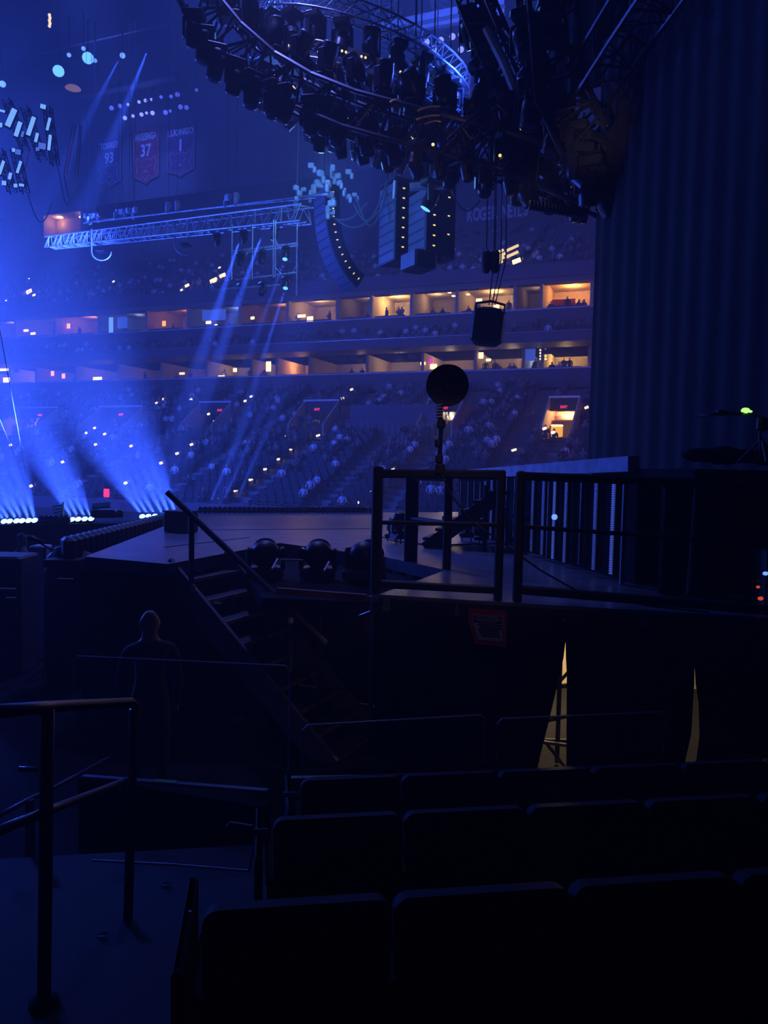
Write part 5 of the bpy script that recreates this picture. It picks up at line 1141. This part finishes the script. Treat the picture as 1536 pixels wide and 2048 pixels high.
ROWS = [(ROWP[0], FZ[0], 8, 'nearest row'), (ROWP[1], FZ[1], 9, 'second row'), (ROWP[2], FZ[2], 10, 'third row'), (ROWP[3], FZ[3], 10, 'fourth row')]
for k, (p, z, n, lab) in enumerate(ROWS):
    st0 = Vector((p.x, p.y, z)) + ER * .26 + EN * .02
    for i in range(n):
        o = dup(STP, st0 + ER * (.505 * i), (0, 0, RZ), 'dark stadium seat seen from behind in the %s, %s' % (lab, ['at its aisle end', 'second from the aisle', 'third from the aisle', 'fourth from the aisle', 'fifth from the aisle', 'sixth from the aisle', 'seventh from the aisle', 'eighth from the aisle', 'ninth from the aisle', 'tenth from the aisle'][i]), 'stadium seats of the %s' % lab)
    # aisle end standard with pale edge
    if k < 3:
        o = thing('seat_end_panel', 'dark seat end panel with pale edge on the aisle, %s' % lab, 'panel', st0 - ER * .30, RZ)
        MB().bbox((0, .1, .38), (.03, .46, .76), .012).build('panel', 'seatd', o)
        tp, bt = {0: ((380, 1822), (352, 1990)), 1: ((513, 1656), (498, 1742)), 2: ((568, 1584), (570, 1624))}[k]; dd = p.y - [.10, .06, .04][k]
        inv = Matrix.Rotation(-RZ, 3, 'Z'); MB().tube(inv @ (P(*tp, dd) - o.location), inv @ (P(*bt, dd) - o.location), .004, 6).build('edge_trim', 'steelb', o)
        if k: c = inv @ (P(*((521, 1664) if k == 1 else (578, 1589)), dd) - o.location); MB().box(c, (.05, .004, .025)).build('row_plate', 'beamdull', o)
# ---- railing beside the aisle
def pipe(nm, pts, r, par, m_='railp'): return MB().path(pts, r, 10).build(nm, m_, par, True)
o = thing('aisle_railing', 'thick dark pipe railing with two posts beside the aisle', 'railing')
a = P(-60, 1428, 2.05); b = P(95, 1414, 2.55); c = P(262, 1404, 3.42)
pipe('top_rail', [a, b, c, P(270, 1412, 3.46), P(272, 1430, 3.46)], .021, o)
pipe('post', [P(95, 1420, 2.55), P(88, 2005, 2.55)], .023, o); pipe('post', [P(268, 1418, 3.45), P(256, 1838, 3.45)], .022, o)
pipe('mid_rail', [P(-40, 1677, 2.2), P(80, 1628, 2.55), P(262, 1558, 3.45)], .016, o)
MB().lathe(P(88, 2008, 2.55), ZU, [(.05, 0), (.05, .012), (.03, .02)], 14).build('foot_plate', 'matt', o)
o = thing('aisle_railing', 'second thinner railing farther down beyond the thick one', 'railing')
pipe('top_rail', [P(-20, 1642, 4.2), P(52, 1602, 4.6), P(110, 1575, 4.8), P(216, 1517, 5.3)], .014, o); pipe('post', [P(60, 1600, 4.6), P(60, 1720, 4.6)], .03, o); pipe('lower_rail', [P(38, 1538, 4.9), P(75, 1539, 4.9)], .018, o)
# ---- dasher boards and clear panels
def board(name, x0, y0, d0, x1, y1, d1, label, green=()):
    o = thing(name, label, 'barrier'); a = P(x0, y0, d0); b = P(x1, y1, d1); d = (b - a).normalized(); nn = ZU.cross(d).normalized(); c = (a + b) / 2
    MB().box(Vector((c.x, c.y, c.z / 2 - .02)), ((b - a).length, .09, c.z - .04), (Vector((d.x, d.y, 0)).normalized(), nn, ZU)).build('board', 'matt', o)
    MB().bbox(c, ((b - a).length, .05, .02), .005, (d, nn, d.cross(nn))).build('top_cap', 'capb', o)
    for g0, g1 in green: e = a.lerp(b, g0); f = a.lerp(b, g1); MB().bbox((e + f) / 2 + ZU * .004, ((f - e).length, .055, .021), .005, (d, nn, d.cross(nn))).build('green_stripe', 'greenp', o)
    return o
board('dasher_board', 165, 1553, 5.35, 536, 1582, 4.95, 'low barrier board with pale cap and green stripe beside the aisle railing', ((.40, .53),))
board('dasher_board', 570, 1557, 5.1, 1560, 1542, 5.75, 'long low barrier board in front of the fourth seat row', ((.575, .61),))
def pane(x0, y0, d0, x1, y1, d1, zb, label):
    o = thing('barrier_panel', label, 'panel', group='clear panels above the barrier'); a = P(x0, y0, d0); b = P(x1, y1, d1); d = (b - a).normalized(); h_ = Vector((d.x, d.y, 0)).normalized(); nn = ZU.cross(h_)
    zt = (a.z + b.z) / 2; c = (a + b) / 2
    MB().box(Vector((c.x, c.y, (zt + zb) / 2)), ((b - a).length, .012, zt - zb), (h_, nn, ZU)).build('clear_pane', 'clear', o)
    MB().path([Vector((a.x, a.y, zb)), a - ZU * .03, a + h_ * .03, b - h_ * .03, b - ZU * .03, Vector((b.x, b.y, zb))], .007, 6).build('edge_trim', 'steelb', o)
pane(148, 1312, 5.7, 580, 1333, 5.2, .9, 'clear barrier panel with pale top edge crossing the foot of the stage stairs')
pane(606, 1451, 5.2, 970, 1430, 5.4, .9, 'lower clear barrier panel with pale edge right of the stairs foot')
pane(996, 1438, 5.4, 1330, 1424, 5.6, .9, 'clear barrier panel in front of the wide lit gap')
o = thing('low_gate', 'thin pale-edged open frame beside the aisle end of the second row', 'frame')
MB().path([P(186, 1721, 3.75), P(340, 1729, 3.5), P(497, 1742, 3.3)], .006, 6).build('lower_edge', 'steelb', o)
MB().path([P(498, 1742, 3.3), P(513, 1658, 3.3), P(505, 1652, 3.3), P(460, 1645, 3.38), P(453, 1652, 3.4)], .005, 6).build('upper_edge', 'steelb', o)
for x, y, d, lab in ((331, 1770, 3.05, 'higher on the steps'), (205, 1872, 2.6, 'lower, nearer the thick post')):
    q = G(x, y, AZ + .003); mb = MB(); mb.quad((-.03, 0, 0), (0, -.015, .008), (.035, .01, 0), (.0, .02, .012)); tag(mb.build('paper_scrap', 'paper', None, loc=q), 'tiny pale paper scrap on the dark aisle, ' + lab, 'scrap')
hide_protos()
